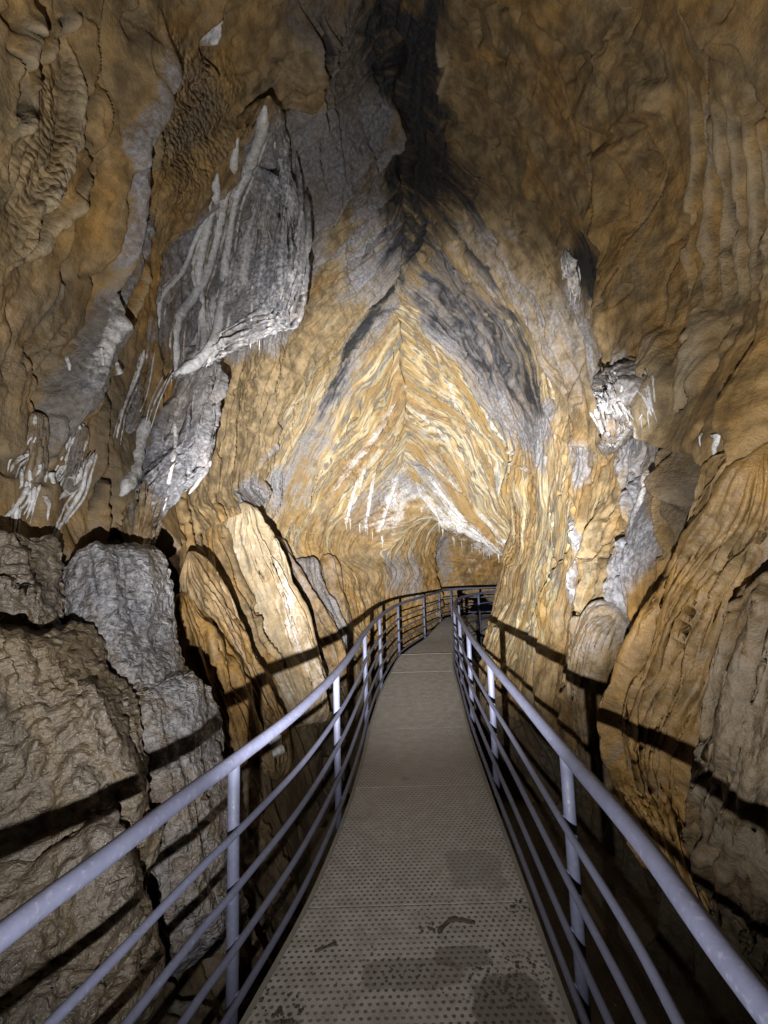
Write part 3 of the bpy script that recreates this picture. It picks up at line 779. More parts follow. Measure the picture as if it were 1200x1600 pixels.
def fd2(o, x, y):
    k = o_look[o.name]; r = k(x, y); P = k.arrs['left'][r[1], r[2]]
    u, v, _ = proj(P[None]); w = look.P(x, y)[1]
    return min(P[1], w) if abs(u[0] - x) + abs(v[0] - y) < 12 else min(w, P[1] + .12)
def rock_body(name, rows, thick, off=.0, parent=None, style='ripple', amp=1., K=150, M=170, colour=None, sq=2.6, slope=None, seed=0., depth=None, lobes=1., shear=.5, tilt=0., rag=3.):
    """a closed rock body whose outline runs through rows (y, x left, x right)"""
    q = cr_line(rows, 4.)
    y, xl, xr = q.T
    t = np.linspace(0, 1, M); s = np.linspace(0, 1, len(y))
    y, xl, xr = (np.interp(t, s, v) for v in (y, xl, xr))
    xl = xl + rag * fbm(t * 3.5 + seed, seed + 0 * t, .5 + 0 * t, 2); xr = xr + rag * fbm(t * 3.5 + seed + 40, seed + 0 * t, .5 + 0 * t, 2)
    if depth is None:
        yy = np.linspace(0, M - 1, 15).astype(int)
        dep = np.array([look.P((xl[i] + xr[i]) / 2, y[i])[1] for i in yy])
        pf = np.polyfit(t[yy], dep, 2 if len(rows) > 4 else 1)
        Yd = np.polyval(pf, t)
    else:
        Yd = np.interp(t, np.linspace(0, 1, len(depth)), depth)
    Yd = Yd - off
    ctr = np.array([at((a + b) / 2, c, e) for a, b, c, e in zip(xl, xr, y, Yd)])
    half = np.abs(xr - xl) / 2 * Yd / FPX
    T = np.gradient(ctr, axis=0); T /= np.linalg.norm(T, axis=1)[:, None]
    A = np.broadcast_to(cR, T.shape); A = A - T * (A * T).sum(1)[:, None]; A /= np.linalg.norm(A, axis=1)[:, None]
    B = np.cross(A, T)
    B = np.where((B[:, 1] > 0)[:, None], B, -B)
    # width is measured across the picture, so undo the slant of the section
    half = half / np.maximum((A @ cR), .5)
    cap = np.clip(1 - np.abs(2 * t - 1) ** 14, 0, 1) ** .5
    half = half * cap + .002
    th = thick * cap * np.minimum(1, half / (half.max() * .45)) ** .6 + .002
    ph = np.linspace(0, 2 * np.pi, K, endpoint=False)
    c, sn = np.cos(ph), np.sin(ph)
    cc = np.sign(c) * np.abs(c) ** (2 / sq); ss = np.sign(sn) * np.abs(sn) ** (2 / sq)
    P = ctr[:, None] + A[:, None] * (half[:, None] * cc)[..., None] + B[:, None] * (th[:, None] * ss)[..., None]
    kf = {'flute': 2.6, 'ripple': 1.5, 'smooth': 1.3}[style]; am = {'flute': .55, 'ripple': .16, 'smooth': .32}[style] * lobes
    sh = ph[None] + (t[:, None] - .5) * shear
    lb = bil(np.cos(sh) * kf + seed, np.sin(sh) * kf, t[:, None] * 1.3 + seed * .7) - .35 + .5 * (bil(np.cos(sh) * kf * 2.2 + seed, np.sin(sh) * kf * 2.2, t[:, None] * 2.6 + 5) - .35)
    P = ctr[:, None] + (P - ctr[:, None]) * (1 + am * lb * np.minimum(1, cap)[:, None])[..., None]
    P = P - B[:, None] * (tilt * half[:, None] * cc)[..., None]
    # outward normals
    a = np.gradient(P, axis=0); bq = np.roll(P, -1, 1) - np.roll(P, 1, 1)
    n = np.cross(a, bq); n /= np.linalg.norm(n, axis=-1, keepdims=True) + 1e-9
    if (n[M // 2, 0] @ A[M // 2]) < 0: n = -n
    X, Yy, Z = P[..., 0] + seed, P[..., 1], P[..., 2]
    lim = np.minimum(1, half / .12)[:, None]
    ac = (X * .8 + Yy * .6)
    d = .05 * fbm(X * 2.2, Yy * 2.2, Z * 1.6, 3)
    if style == 'ripple':
        wz = Z + .10 * fbm(X * 3, Yy * 3, Z * 2, 2)
        w_ = (X + Yy) * .7
        d += .017 * (bil(w_ * 9 - Z * 4, X * 5, wz * 10) - .3) + .017 * (bil(w_ * 21 - Z * 8, X * 12, wz * 19) - .3) + .075 * (bil(w_ * 4.2 + Z * 1.1, Z * .5, 1.3) - .4)
        d += .05 * (bil(ac * 2.2, Z * .5, 3.3) - .4)
    elif style == 'flute':
        wa = ac + .08 * fbm(X * 2, Yy * 2, Z * 1.5, 2)
        d += .06 * (bil(wa * 4.5, Z * .45, 1.7) - .4) + .028 * (bil(wa * 12, Z * .8, 4.4) - .4) + .010 * (bil(wa * 30, Z * 2, 7.7) - .4)
    elif style == 'smooth':
        d += .03 * (bil(ac * 2.5, Z * .8, 6.1) - .4) + .008 * fbm(X * 12, Yy * 12, Z * 9, 3)
    d += .006 * fbm(X * 30, Yy * 30, Z * 24, 2)
    P = P + n * (d * amp * lim)[..., None]
    V = np.concatenate([P.reshape(-1, 3), ctr[:1], ctr[-1:]], 0)
    Q = grid_quads(M, K, wrap=True)
    i = np.arange(K); j = (i + 1) % K
    base = (M - 1) * K
    tri = np.concatenate([np.stack([j, i, np.full(K, M * K), np.full(K, M * K)], 1)[:, :3], np.stack([base + i, base + j, np.full(K, M * K + 1)], 1)])
    me = raw_mesh(name, V, Q)
    # caps as triangles through bmesh-free append
    me2 = bpy.data.meshes.new(name)
    nq, ntr = len(Q), len(tri)
    me2.vertices.add(len(V)); me2.vertices.foreach_set('co', V.astype(F32).ravel())
    lp = np.concatenate([Q.ravel(), tri.ravel()]).astype(np.int32)
    me2.loops.add(len(lp)); me2.loops.foreach_set('vertex_index', lp)
    me2.polygons.add(nq + ntr)
    me2.polygons.foreach_set('loop_start', np.concatenate([np.arange(nq) * 4, nq * 4 + np.arange(ntr) * 3]).astype(np.int32))
    me2.polygons.foreach_set('loop_total', np.concatenate([np.full(nq, 4), np.full(ntr, 3)]).astype(np.int32))
    me2.polygons.foreach_set('use_smooth', np.ones(nq + ntr, bool))
    me2.update(calc_edges=True); bpy.data.meshes.remove(me)
    cd = dict(white=0., grey=0., black=0., ochre=.4, strata=0., cob=0., dull=0., wet=.3, ripp=0., crack=0., cream=0.)
    cd.update(colour or {})
    nV = len(V)
    tt = np.concatenate([np.repeat(t, K), [0, 1]]); xx = np.concatenate([np.tile(cc, M), [0, 0]])
    ch = [np.broadcast_to(np.asarray(cd[k](tt, xx) if callable(cd[k]) else cd[k], float), (nV,)) for k in ('white', 'grey', 'black', 'ochre', 'strata', 'cob', 'dull', 'wet', 'ripp', 'crack', 'cream')]
    masks(me2, *ch)
    rk = np.stack([V[:, 0] * .8 + V[:, 1] * .6 + seed, V[:, 2], np.full(nV, seed)], -1)
    if style == 'ripple': rk = np.stack([V[:, 0] * .5 + V[:, 2] * .4 + seed, V[:, 2] * 2 + V[:, 0], np.full(nV, seed)], -1)
    set_vec(me2, 'rock', rk)
    o = link(name, me2, ROCK, parent)
    o['_front'] = 0; del o['_front']
    bb = ctr[-1]
    o_look[o.name] = Look({'left': P}, 1)
    return o, ctr, Yd, th

def thing_body(name, label, cat, rows, thick, group=None, **kw):
    o, ctr, Yd, th = rock_body(name, rows, thick, **kw)
    tag(o, label, cat, group)
    return o

# ------------------------------------------------------------------ tubes (rails, strands, stalactites)
def tube_mesh(name, pts, rad, K=12, rough=0., seed=0., closed_ends=True):
    p = np.array(pts, float); r = np.broadcast_to(np.asarray(rad, float), (len(p),)).copy()
    T = np.gradient(p, axis=0); T /= np.linalg.norm(T, axis=1)[:, None] + 1e-12
    up = np.array([0, 0, 1.]) if abs(T[0, 2]) < .9 else np.array([1., 0, 0])
    A = np.cross(up, T[0]); A /= np.linalg.norm(A)
    As = []
    for k in range(len(p)):
        A = A - T[k] * (A @ T[k]); A /= np.linalg.norm(A); As.append(A)
    As = np.array(As); Bs = np.cross(T, As)
    ph = np.linspace(0, 2 * np.pi, K, endpoint=False)
    P = p[:, None] + r[:, None, None] * (np.cos(ph)[None, :, None] * As[:, None] + np.sin(ph)[None, :, None] * Bs[:, None])
    if rough:
        n = P - p[:, None]
        f = 1 + rough * fbm(P[..., 0] * 25 + seed, P[..., 1] * 25, P[..., 2] * 12, 3)
        P = p[:, None] + n * f[..., None]
    M = len(p)
    V = np.concatenate([P.reshape(-1, 3), p[:1], p[-1:]])
    Q = grid_quads(M, K, wrap=True)
    i = np.arange(K); j = (i + 1) % K; b = (M - 1) * K
    caps = [(int(j_), int(i_), M * K) for i_, j_ in zip(i, j)] + [(int(b + i_), int(b + j_), M * K + 1) for i_, j_ in zip(i, j)]
    me = bpy.data.meshes.new(name)
    me.from_pydata(V.tolist(), [], [tuple(q) for q in Q.tolist()] + caps)
    me.polygons.foreach_set('use_smooth', np.ones(len(me.polygons), bool)); me.update()
    return me, V

def rock_tube(name, pts, rad, parent=None, colour=None, rough=.35, K=10, seed=0.):
    me, V = tube_mesh(name, pts, rad, K, rough, seed)
    cd = dict(white=.8, grey=0., black=0., ochre=.4, strata=0., cob=0., dull=0., wet=.5, ripp=0.); cd.update(colour or {})
    masks(me, *[np.full(len(V), cd[k], float) for k in ('white', 'grey', 'black', 'ochre', 'strata', 'cob', 'dull', 'wet', 'ripp')])
    set_vec(me, 'rock', np.stack([V[:, 0] * .7 + V[:, 1] * .7, V[:, 2], V[:, 2] * 0 + seed], -1))
    return link(name, me, ROCK, parent)

def strand(name, pix, depth, r0, r1, parent=None, colour=None, seed=0.):
    q = cr_line(pix, 6.)
    t = np.linspace(0, 1, len(q))
    Yd = np.array([depth(x, y) for x, y in q])
    k = np.ones(5) / 5
    if len(Yd) > 8: Yd = np.convolve(np.pad(Yd, 2, mode='edge'), k, 'valid')
    rad = r0 + (r1 - r0) * t
    pts = np.array([at(x, y, e) for (x, y), e in zip(q, Yd - rad * .45)])
    rad = rad * (1 + .3 * pn(t * 7 + seed, seed, .3)) * np.minimum(1, .25 + t * 8) * np.minimum(1, .2 + (1 - t) * 7)
    return rock_tube(name, pts, rad, parent, colour, .5, 10, seed)

def stalactite(pix, length_px, r, label, group, out=.03, colour=None, depth=None):
    x, y = pix
    si, i, j = look(x, y); sd_ = sides['left' if si == 0 else 'right']
    P = look.arrs['left' if si == 0 else 'right'][i, j] + sd_.N[i, j] * r * .5
    Y = P[1]; bot = at(x, y + length_px, Y); top = P
    L = top[2] - bot[2]
    n = 14; t = np.linspace(0, 1, n)
    s = rng.uniform(0, 50)
    pts = np.stack([top[0] + .15 * r * np.sin(t * 9 + s), np.full(n, Y), top[2] + .05 - t * (L + .05)], 1)
    inn = sd_.N[i, j] * (-(r * .9 + .01) * (1 - sst(0, .3, t)))[:, None]; pts = pts + inn * [1, 1, 0]
    rad = r * (1 - t) ** (1.5 if r > .015 else .8) * (1 + .2 * np.sin(t * 13 + s)) + r * .12
    rad[0] *= 1.5; rad[-1] = r * .06
    o = rock_tube('stalactite', pts, rad, None, colour or dict(white=.8), .25, 9, s)
    o.data.transform  # mesh is in world coordinates
    tag(o, label, 'stalactite', group)
    return o
#THINGS
exec_things = True
# --- left side
front = lambda o: o
drap, ctr, Yd, th = rock_body('flowstone_drapery', [(150, 414, 424), (165, 404, 430), (215, 368, 448), (270, 338, 472), (330, 318, 490), (400, 288, 492), (460, 252, 484), (500, 236, 452), (540, 238, 402), (575, 252, 332), (592, 264, 284)],
                    .11, off=.20, style='flute', amp=1.1, sq=3., lobes=.9, tilt=.32, rag=10., K=220, M=240, colour=dict(grey=lambda t, x: .95 * sst(-1.02, -.5, x) * sst(0., .1, t), ochre=.3, wet=.4, white=lambda t, x: .3 * sst(-1.0, -.6, x) + .42 * sst(.25, -.1, x) * sst(.15, .5, t) + .1 * sst(.68, .85, t) * sst(.2, .6, x)), seed=3.)
tag(drap, 'long grey flowstone drapery hung with white ribs high on the left wall', 'drapery')
ribs = [([(415, 165), (405, 215), (385, 270), (370, 300), (362, 340), (355, 390), (348, 440)], .055, .035),
        ([(372, 215), (362, 270), (350, 310), (340, 360), (325, 420), (305, 460), (283, 490), (273, 520), (275, 560), (274, 588)], .040, .045),
        ([(340, 270), (335, 310), (325, 350), (310, 420), (315, 480), (318, 540), (300, 570)], .045, .04),
        ([(330, 325), (305, 375), (293, 408), (280, 430), (252, 465), (248, 500), (249, 512)], .022, .022),
        ([(352, 385), (350, 440), (345, 480), (335, 530), (312, 562), (272, 587)], .04, .06),
        ([(395, 420), (394, 470), (391, 545)], .018, .012), ([(402, 500), (402, 540)], .010, .006),
        ([(430, 215), (422, 300), (415, 340), (425, 380)], .016, .014)]
for k in range(6):
    for m in (-1, 1):
        ribs.append(([(x + m * rng.uniform(5, 13) + 3, y + rng.uniform(-6, 14)) for x, y in ribs[k][0][1:]], ribs[k][1] * rng.uniform(.25, .5), ribs[k][2] * rng.uniform(.25, .5)))
for pix, r in (([(440, 190), (446, 260), (440, 330), (428, 400)], .022), ([(462, 240), (470, 310), (462, 380), (446, 440), (436, 490)], .028), ([(478, 300), (482, 370), (470, 430), (455, 470)], .03), ([(412, 300), (404, 380), (400, 440)], .02)):
    ribs.append((pix, r, r * 1.3))
for k, (pix, r0, r1) in enumerate(ribs):
    strand('rib', pix, lambda x, y: fd2(drap, x, y), r0, r1, drap, dict(white=1. if k < 6 else .62 if k < len(ribs) - 4 else .3, grey=.2 if k < len(ribs) - 4 else .9, ochre=.3), 1.7 * k)

hm = thing_body('hanging_flowstone', 'grey lilac flowstone mass hanging below the ribbed drapery', 'flowstone',
    [(568, 262, 352), (620, 226, 346), (680, 196, 330), (735, 170, 316), (765, 168, 280), (800, 178, 250), (835, 192, 236), (862, 202, 224)],
    .22, off=.08, style='flute', amp=1.1, lobes=.9, tilt=.35, rag=10., K=180, M=200, colour=dict(grey=lambda t, x: .95 * (1 - sst(.72, .85, t)) + .25, ochre=.25, white=lambda t, x: .2 * sst(.0, .4, x) * sst(.1, .3, t)), seed=8.)
for k, (pix, r0, r1) in enumerate([([(232, 650), (218, 690), (210, 740), (188, 775)], .05, .05), ([(272, 655), (274, 700), (262, 760), (255, 800)], .02, .015), ([(330, 720), (310, 752), (295, 772)], .02, .015)]):
    strand('rib', pix, lambda x, y: fd2(hm, x, y), r0, r1, hm, dict(white=.75, grey=.4), 3.1 * k + 2)

GREYW = dict(grey=.72, ochre=.15, wet=.95, ripp=1.3, dull=.15)
BROWNW = dict(grey=.45, dull=.85, ochre=.2, wet=.9, ripp=.9)
thing_body('flowstone_boulder', 'big shiny grey rippled flowstone boulder under the hanging flowstone', 'boulder',
    [(850, 158, 180), (862, 132, 218), (882, 118, 240), (930, 120, 248), (1000, 132, 254), (1050, 144, 264), (1100, 160, 282), (1150, 178, 318), (1200, 202, 334), (1260, 226, 350), (1330, 246, 358), (1420, 250, 362), (1500, 262, 372)],
    .36, off=.30, amp=1.25, K=240, M=300, colour=dict(GREYW, white=lambda t, x: .16 * sst(.45, .1, t)), seed=1., sq=2.9)
thing_body('flowstone_boulder', 'largest brown rippled boulder, left of and below the shiny grey boulder', 'boulder',
    [(978, -30, 72), (1000, -60, 98), (1060, -70, 128), (1120, -80, 160), (1180, -80, 188), (1240, -80, 204), (1300, -80, 212), (1345, -80, 206), (1440, -80, 190)],
    .34, off=.16, amp=1.5, K=240, M=260, colour=BROWNW, seed=14., sq=3.)
thing_body('flowstone_boulder', 'brown ridged boulder behind the lower rails in the bottom left corner', 'boulder',
    [(1335, -60, 190), (1400, -60, 208), (1470, -70, 204), (1560, -80, 190), (1680, -80, 180)],
    .30, off=.22, amp=1.5, K=200, M=200, colour=BROWNW, seed=23., sq=2.8)
thing_body('flowstone_column', 'narrow brown column squeezed between the shiny grey boulder and its neighbours', 'flowstone',
    [(868, 100, 116), (900, 92, 122), (950, 90, 130), (1000, 98, 142), (1050, 116, 152), (1110, 140, 165)], .2, off=-.04, K=110, M=140, colour=dict(BROWNW, grey=.4), seed=31.)
thing_body('flowstone_lump', 'dark rounded rock lump above the largest brown rippled boulder', 'rock',
    [(838, -40, 50), (870, -40, 78), (930, -40, 86), (970, -40, 80), (992, -40, 50)], .28, off=.08, K=140, M=120, amp=1.6, colour=dict(BROWNW, dull=.6), seed=37.)
thing_body('rock_fin', 'thin orange rock fin in the black gap beside the shiny grey boulder', 'rock fin',
    [(925, 280, 292), (960, 275, 312), (1000, 273, 332), (1050, 282, 352), (1100, 302, 374), (1150, 335, 396), (1200, 360, 410)], .26, off=.25, style='flute', K=110, M=150, colour=dict(ochre=.75, dull=.2, wet=.5), seed=41.)
thing_body('rock_fin', 'brown slanting rock fin, second from the shiny grey boulder', 'rock fin',
    [(862, 291, 300), (900, 289, 320), (950, 302, 352), (1000, 332, 378), (1050, 352, 402), (1100, 372, 422), (1160, 396, 446), (1220, 410, 455)], .24, off=.25, style='flute', K=120, M=160, colour=dict(ochre=.5, dull=.35, wet=.5), seed=47.)
thing_body('flowstone_column', 'pale yellow fluted flowstone column leaning towards the walkway', 'flowstone',
    [(785, 352, 408), (830, 344, 412), (880, 356, 430), (930, 384, 450), (980, 402, 470), (1030, 422, 490), (1080, 442, 510), (1130, 455, 522)],   .26, off=.22, style='flute', amp=.9, K=160, M=200, colour=dict(ochre=.5, white=.24, cream=.5, wet=.5, strata=.3), seed=53.)
thing_body('rock_fin', 'grey brown rock fin just behind the pale yellow column', 'rock fin',
    [(838, 412, 438), (880, 420, 456), (930, 440, 482), (980, 466, 512), (1020, 490, 536), (1070, 512, 550)], .26, off=.25, style='flute', K=120, M=150, colour=dict(grey=.35, ochre=.5, wet=.4), seed=59.)
thing_body('rock_fin', 'dark grey rock fin between two brown fins by the far left posts', 'rock fin',
    [(872, 462, 496), (920, 470, 506), (970, 490, 530), (1020, 516, 556)], .26, off=.25, style='flute', K=110, M=120, colour=dict(grey=.75, dull=.3), seed=61.)
thing_body('rock_fin', 'small pale rock fin farthest along the left rail', 'rock fin',
    [(868, 496, 524), (915, 503, 536), (960, 510, 546), (1005, 526, 552)], .26, off=.12, style='smooth', K=100, M=110, colour=dict(grey=.3, ochre=.4, white=.15), seed=67.)
for (x, y, lp, wd, lab) in ((192, 1204, 46, 15, 'short pale broken stalagmite stub beside the shiny grey boulder'), (428, 1136, 44, 13, 'small white leaning stone stub behind the left rail')):
    thing_body('stalagmite_stub', lab, 'stalagmite', [(y, x - wd * .5, x + wd * .45), (y + lp * .4, x - wd * .4, x + wd * .7), (y + lp, x, x + wd * 1.3)], .05, off=.52 if x < 300 else .58, style='smooth', amp=.5, K=60, M=60, colour=dict(white=1.1), seed=x * 1., sq=3.2)

# white clusters on the left wall
def cluster(name, label, body, strands_, colour, off=.05, thick=.08, seed=0., tilt=.3):
    o, ctr, Yd, th = rock_body(name, body, thick, off=off, style='flute', amp=1.0, K=110, M=110, colour=colour, seed=seed, tilt=tilt)
    tag(o, label, 'flowstone')
    ysr = [r[0] for r in body]
    for k, (pix, r0, r1) in enumerate(strands_):
        strand('rib', pix, lambda x, y: fd2(o, x, y), r0 * .62, r1 * .55, o, dict(white=.8, grey=.3, ochre=.2), seed + k * 1.3)
        for m in (-1, 1):
            p2 = [(x + m * rng.uniform(4, 9), y + rng.uniform(-8, 10)) for x, y in pix]
            strand('rib', p2, lambda x, y: fd2(o, x, y), r0 * .38, r1 * .35, o, dict(white=.66, grey=.5, ochre=.2), seed + k * 1.3 + m * .4)
    return o
cluster('calcite_cluster', 'white dripping calcite cluster at the left edge, spread like roots', [(645, 52, 68), (680, 45, 72), (720, 40, 72), (755, 42, 62)],
    [([(60, 650), (55, 690), (62, 730), (55, 745)], .035, .02), ([(52, 680), (42, 695)], .018, .01), ([(48, 708), (25, 722), (16, 738)], .022, .012), ([(42, 725), (42, 755), (38, 770)], .03, .02),
     ([(45, 760), (30, 785), (8, 812)], .028, .012), ([(55, 760), (50, 785), (41, 812)], .026, .01), ([(28, 790), (24, 815), (20, 845)], .022, .008)], dict(white=.12, grey=.5, dull=.3), seed=71., off=.03, thick=.05)
cluster('calcite_cluster', 'white dripping calcite cluster with folded curtains beside the grey streak', [(665, 120, 138), (700, 105, 135), (740, 95, 130), (770, 90, 118)],
    [([(130, 662), (128, 690), (110, 720), (92, 745), (87, 765)], .035, .014), ([(117, 682), (105, 715), (92, 740)], .028, .012), ([(132, 712), (115, 735), (100, 748)], .022, .01),
     ([(128, 730), (115, 760), (100, 772), (85, 785)], .028, .012), ([(148, 705), (135, 735), (128, 765), (110, 795), (92, 825), (76, 855)], .026, .018), ([(108, 740), (112, 760)], .035, .02)], dict(white=.12, grey=.5, dull=.3), seed=79., off=.03, thick=.05)
cluster('calcite_drape', 'three thin lilac white drips running down the wall left of the grey hanging mass', [(540, 226, 240), (590, 214, 232), (640, 192, 222), (680, 182, 206)],
    [([(226, 545), (213, 590), (192, 640), (181, 690)], .030, .016), ([(236, 555), (226, 610), (206, 650)], .022, .014), ([(262, 590), (241, 630), (230, 665)], .018, .010)], dict(white=.05, grey=.5, dull=.2), off=.0, thick=.05, seed=75.)
for (x, y, l, r) in ((68, 738, 34, .014), (78, 752, 50, .013), (73, 785, 30, .014), (107, 800, 16, .010), (156, 555, 38, .012), (88, 745, 24, .012), (104, 572, 46, .010)):
    stalactite((x, y), l, r, 'thin pale stalactite among the calcite clusters of the left wall', 'thin stalactites on the left wall', .08)

# --- right side
cluster('calcite_cluster', 'tangled white calcite cluster on the right wall above the grey column', [(566, 942, 968), (600, 940, 1008), (640, 958, 1022), (675, 952, 1000), (702, 944, 966)],
    [([(945, 575), (960, 610), (975, 640), (985, 665)], .026, .016), ([(958, 580), (985, 610), (1000, 640), (990, 660)], .024, .014), ([(975, 590), (1005, 620), (1018, 650)], .022, .012),
     ([(950, 590), (955, 620), (968, 650)], .02, .01), ([(1012, 590), (1015, 620), (1020, 645)], .022, .012), ([(990, 655), (970, 685), (958, 702)], .025, .02), ([(930, 640), (945, 680), (956, 700)], .026, .022), ([(972, 600), (972, 630), (990, 655)], .02, .014)],
    dict(white=.3, grey=.6), off=.10, thick=.05, tilt=.6, seed=83.)
cluster('calcite_drape', 'small pointed white drape in a black stained hollow high on the right wall', [(388, 878, 886), (410, 880, 892), (425, 888, 910), (445, 890, 908), (465, 895, 903)],
    [([(882, 390), (886, 412)], .02, .015), ([(898, 420), (900, 450), (897, 480)], .025, .006)], dict(white=.75, grey=.3), off=.05, thick=.05, seed=89.)
for (x, y, l, r) in ((1121, 702, 32, .022), (1137, 710, 26, .0065), (1148, 708, 19, .006), (1093, 690, 11, .006), (1005, 655, 20, .006), (1011, 648, 22, .006), (958, 704, 10, .01)):
    stalactite((x, y), l, r, 'short white stalactite on the fringes of the right wall', 'short stalactites on the right wall', .10)
thing_body('flowstone_curtain', 'broad folded curtain with an orange edge and dark grey side on the right wall', 'flowstone',
    [(690, 1142, 1270), (760, 1120, 1270), (805, 1098, 1270), (850, 1068, 1265), (900, 1036, 1265), (950, 1014, 1265), (1000, 1002, 1255), (1060, 988, 1250), (1110, 972, 1230), (1160, 962, 1200), (1220, 976, 1150), (1290, 1004, 1100), (1350, 1040, 1085)],
    .24, off=.06, style='flute', amp=1.2, lobes=.75, shear=.35, K=260, M=280, colour=dict(ochre=lambda t, x: .6 - .4 * sst(-.5, .2, x), grey=lambda t, x: .6 * sst(-.6, -.2, x) * (1 - sst(.45, .7, t)), dull=lambda t, x: .25 + .45 * sst(-.5, .3, x), wet=.6), seed=97., sq=2.3)
thing_body('flowstone_slab', 'grey brown slab tucked against the orange edged curtain above the right rail', 'flowstone',
    [(945, 950, 985), (980, 915, 985), (1020, 898, 985), (1060, 890, 978), (1100, 892, 968), (1160, 905, 962), (1230, 920, 960)], .18, off=.0, style='flute', amp=.8, lobes=.35, shear=.1, K=150, M=160, colour=dict(grey=.35, ochre=.35, dull=.2), seed=101.)
thing_body('flowstone_slab', 'tall dull brown slab at the right edge behind the near right rail', 'flowstone',
    [(900, 1215, 1320), (970, 1186, 1320), (1030, 1162, 1310), (1090, 1138, 1300), (1160, 1122, 1300), (1260, 1108, 1300), (1360, 1096, 1290), (1450, 1090, 1240)], .22, off=.12, style='flute', amp=1.2, lobes=.6, K=150, M=170, colour=dict(ochre=.4, dull=.7), seed=107.)
thing_body('flowstone_slab', 'orange tongue of rock with painted glints above the near right post', 'flowstone',
    [(1150, 955, 985), (1200, 962, 1010), (1250, 972, 1040), (1300, 990, 1060), (1350, 1020, 1062), (1400, 1055, 1085)], .2, off=.30, style='flute', amp=.9, K=130, M=150, colour=dict(ochre=.6, dull=.2, wet=.95), seed=113.)

# far white fringe
for k, (x, y, l) in enumerate(((655, 800, 16), (668, 812, 14), (681, 820, 18), (693, 828, 14), (703, 838, 16), (713, 843, 18), (724, 848, 15), (735, 852, 20), (746, 858, 16), (756, 862, 18), (766, 866, 14), (775, 868, 16),
                             (545, 815, 24), (560, 820, 30), (572, 822, 26), (586, 830, 22), (600, 838, 20), (535, 820, 18))):
    stalactite((x + rng.uniform(-5, 5), y + rng.uniform(-4, 3)), l * rng.uniform(.35, .9), rng.uniform(.014, .034), 'little white stalactite of the far fringe over the bend' if k < 12 else 'little white stalactite on the far left wall above the rail', 'far white fringe' if k < 12 else 'far left fringe', .06)
for (x, y, l, r) in ((365, 800, 36, .02), (378, 810, 40, .02), (392, 800, 44, .022), (488, 840, 36, .03)):
    stalactite((x, y), l, r, 'stubby tan stalactite above the pale yellow column', 'stubby stalactites above the yellow column', .25, dict(white=.3, ochre=.6))
print('things', time.time() - T0)
#END THINGS
# ------------------------------------------------------------------ walkway and railings
def resample(pts, step):
    return cr_line(pts, step)
LP = [(-1.0, -1.2), (-.98, .2), (-.815, 1.01), (-.76, 1.23), (-.67, 1.60), (-.61, 1.81), (-.47, 2.4), (-.36, 3.2), (-.29, 4.1), (-.25, 4.9), (-.11, 6.35), (.20, 8.1), (.80, 9.85), (1.18, 10.9), (1.45, 11.7), (1.8, 12.1), (2.5, 12.2), (3.6, 12.1)]
RP = [(.56, -1.2), (.58, .2), (.60, .84), (.645, 1.27), (.665, 1.79), (.705, 2.6), (.74, 3.37), (.81, 4.5), (.92, 5.7), (1.09, 7.4), (1.40, 8.9), (1.85, 9.9), (2.6, 10.75), (3.6, 11.0)]
def railing(path, inward, label, post_s):
    p = resample(path, .06)
    l = np.concatenate([[0], np.cumsum(np.sqrt((np.diff(p, axis=0) ** 2).sum(1)))])
    T = np.gradient(p, axis=0); T /= np.linalg.norm(T, axis=1)[:, None]
    Nn = np.stack([-T[:, 1], T[:, 0]], 1) * inward          # towards the walkway
    r = empty('railing', (float(p[0, 0]), float(p[0, 1]), 0), label, 'railing', 'railings along the walkway')
    lift = lambda y: 0 * y
    me, V = tube_mesh('handrail', np.column_stack([p, np.full(len(p), .86)]), .0265, 20)
    link('handrail', me, RAIL, r)
    for z in (.625, .435, .24, .055):
        q = p + Nn * .036
        me, V = tube_mesh('rail_bar', np.column_stack([q, np.full(len(q), z)]), .0135, 12)
        link('rail_bar', me, RAIL, r)
    for yv in post_s:
        i = int(np.argmin(np.abs(p[:, 1] - yv))) if yv < 50 else int(np.argmin(np.abs(l - (yv - 100))))
        x, y = p[i]
        zs = np.array([-.32, .2, .6, .845])
        me, V = tube_mesh('post', np.column_stack([np.full(4, x), np.full(4, y), zs]), .0225, 16)
        po = link('post', me, RAIL, r)
        for z in (.625, .435, .24, .055):                    # weld lugs
            a = np.array([x, y, z]); b = a + np.array([Nn[i, 0], Nn[i, 1], 0]) * .03
            me, V = tube_mesh('weld', np.array([a, (a + b) / 2, b]), .012, 8)
            link('weld', me, RAIL, po)
    return r
railing(LP, -1, 'blue grey tubular railing curving along the left edge of the walkway', [-1.0, .4, 1.81, 3.2, 4.9, 6.35, 8.1, 9.85, 11.3, 12.05])
railing(RP, 1, 'blue grey tubular railing along the right edge of the walkway', [-1.0, .4, 1.79, 3.37, 4.7, 6.0, 7.4, 8.9, 10.2, 10.85])

walk = empty('walkway', (0, 0, -.03), 'narrow metal walkway of dimpled anti slip panels bending right', 'walkway')
nP = 1500
lp = resample(LP, .01); rp = resample(RP, .01)
sL = np.linspace(0, 1, len(lp)); sR = np.linspace(0, 1, len(rp)); sU = np.linspace(0, 1, nP)
# pair the edges by walking distance so the panels stay square to the path
cl = np.stack([np.interp(sU, sL, lp[:, c]) for c in (0, 1)], 1)
crr = np.stack([np.interp(sU, sR, rp[:, c]) for c in (0, 1)], 1)
for it in range(1):
    mid = (cl + crr) / 2
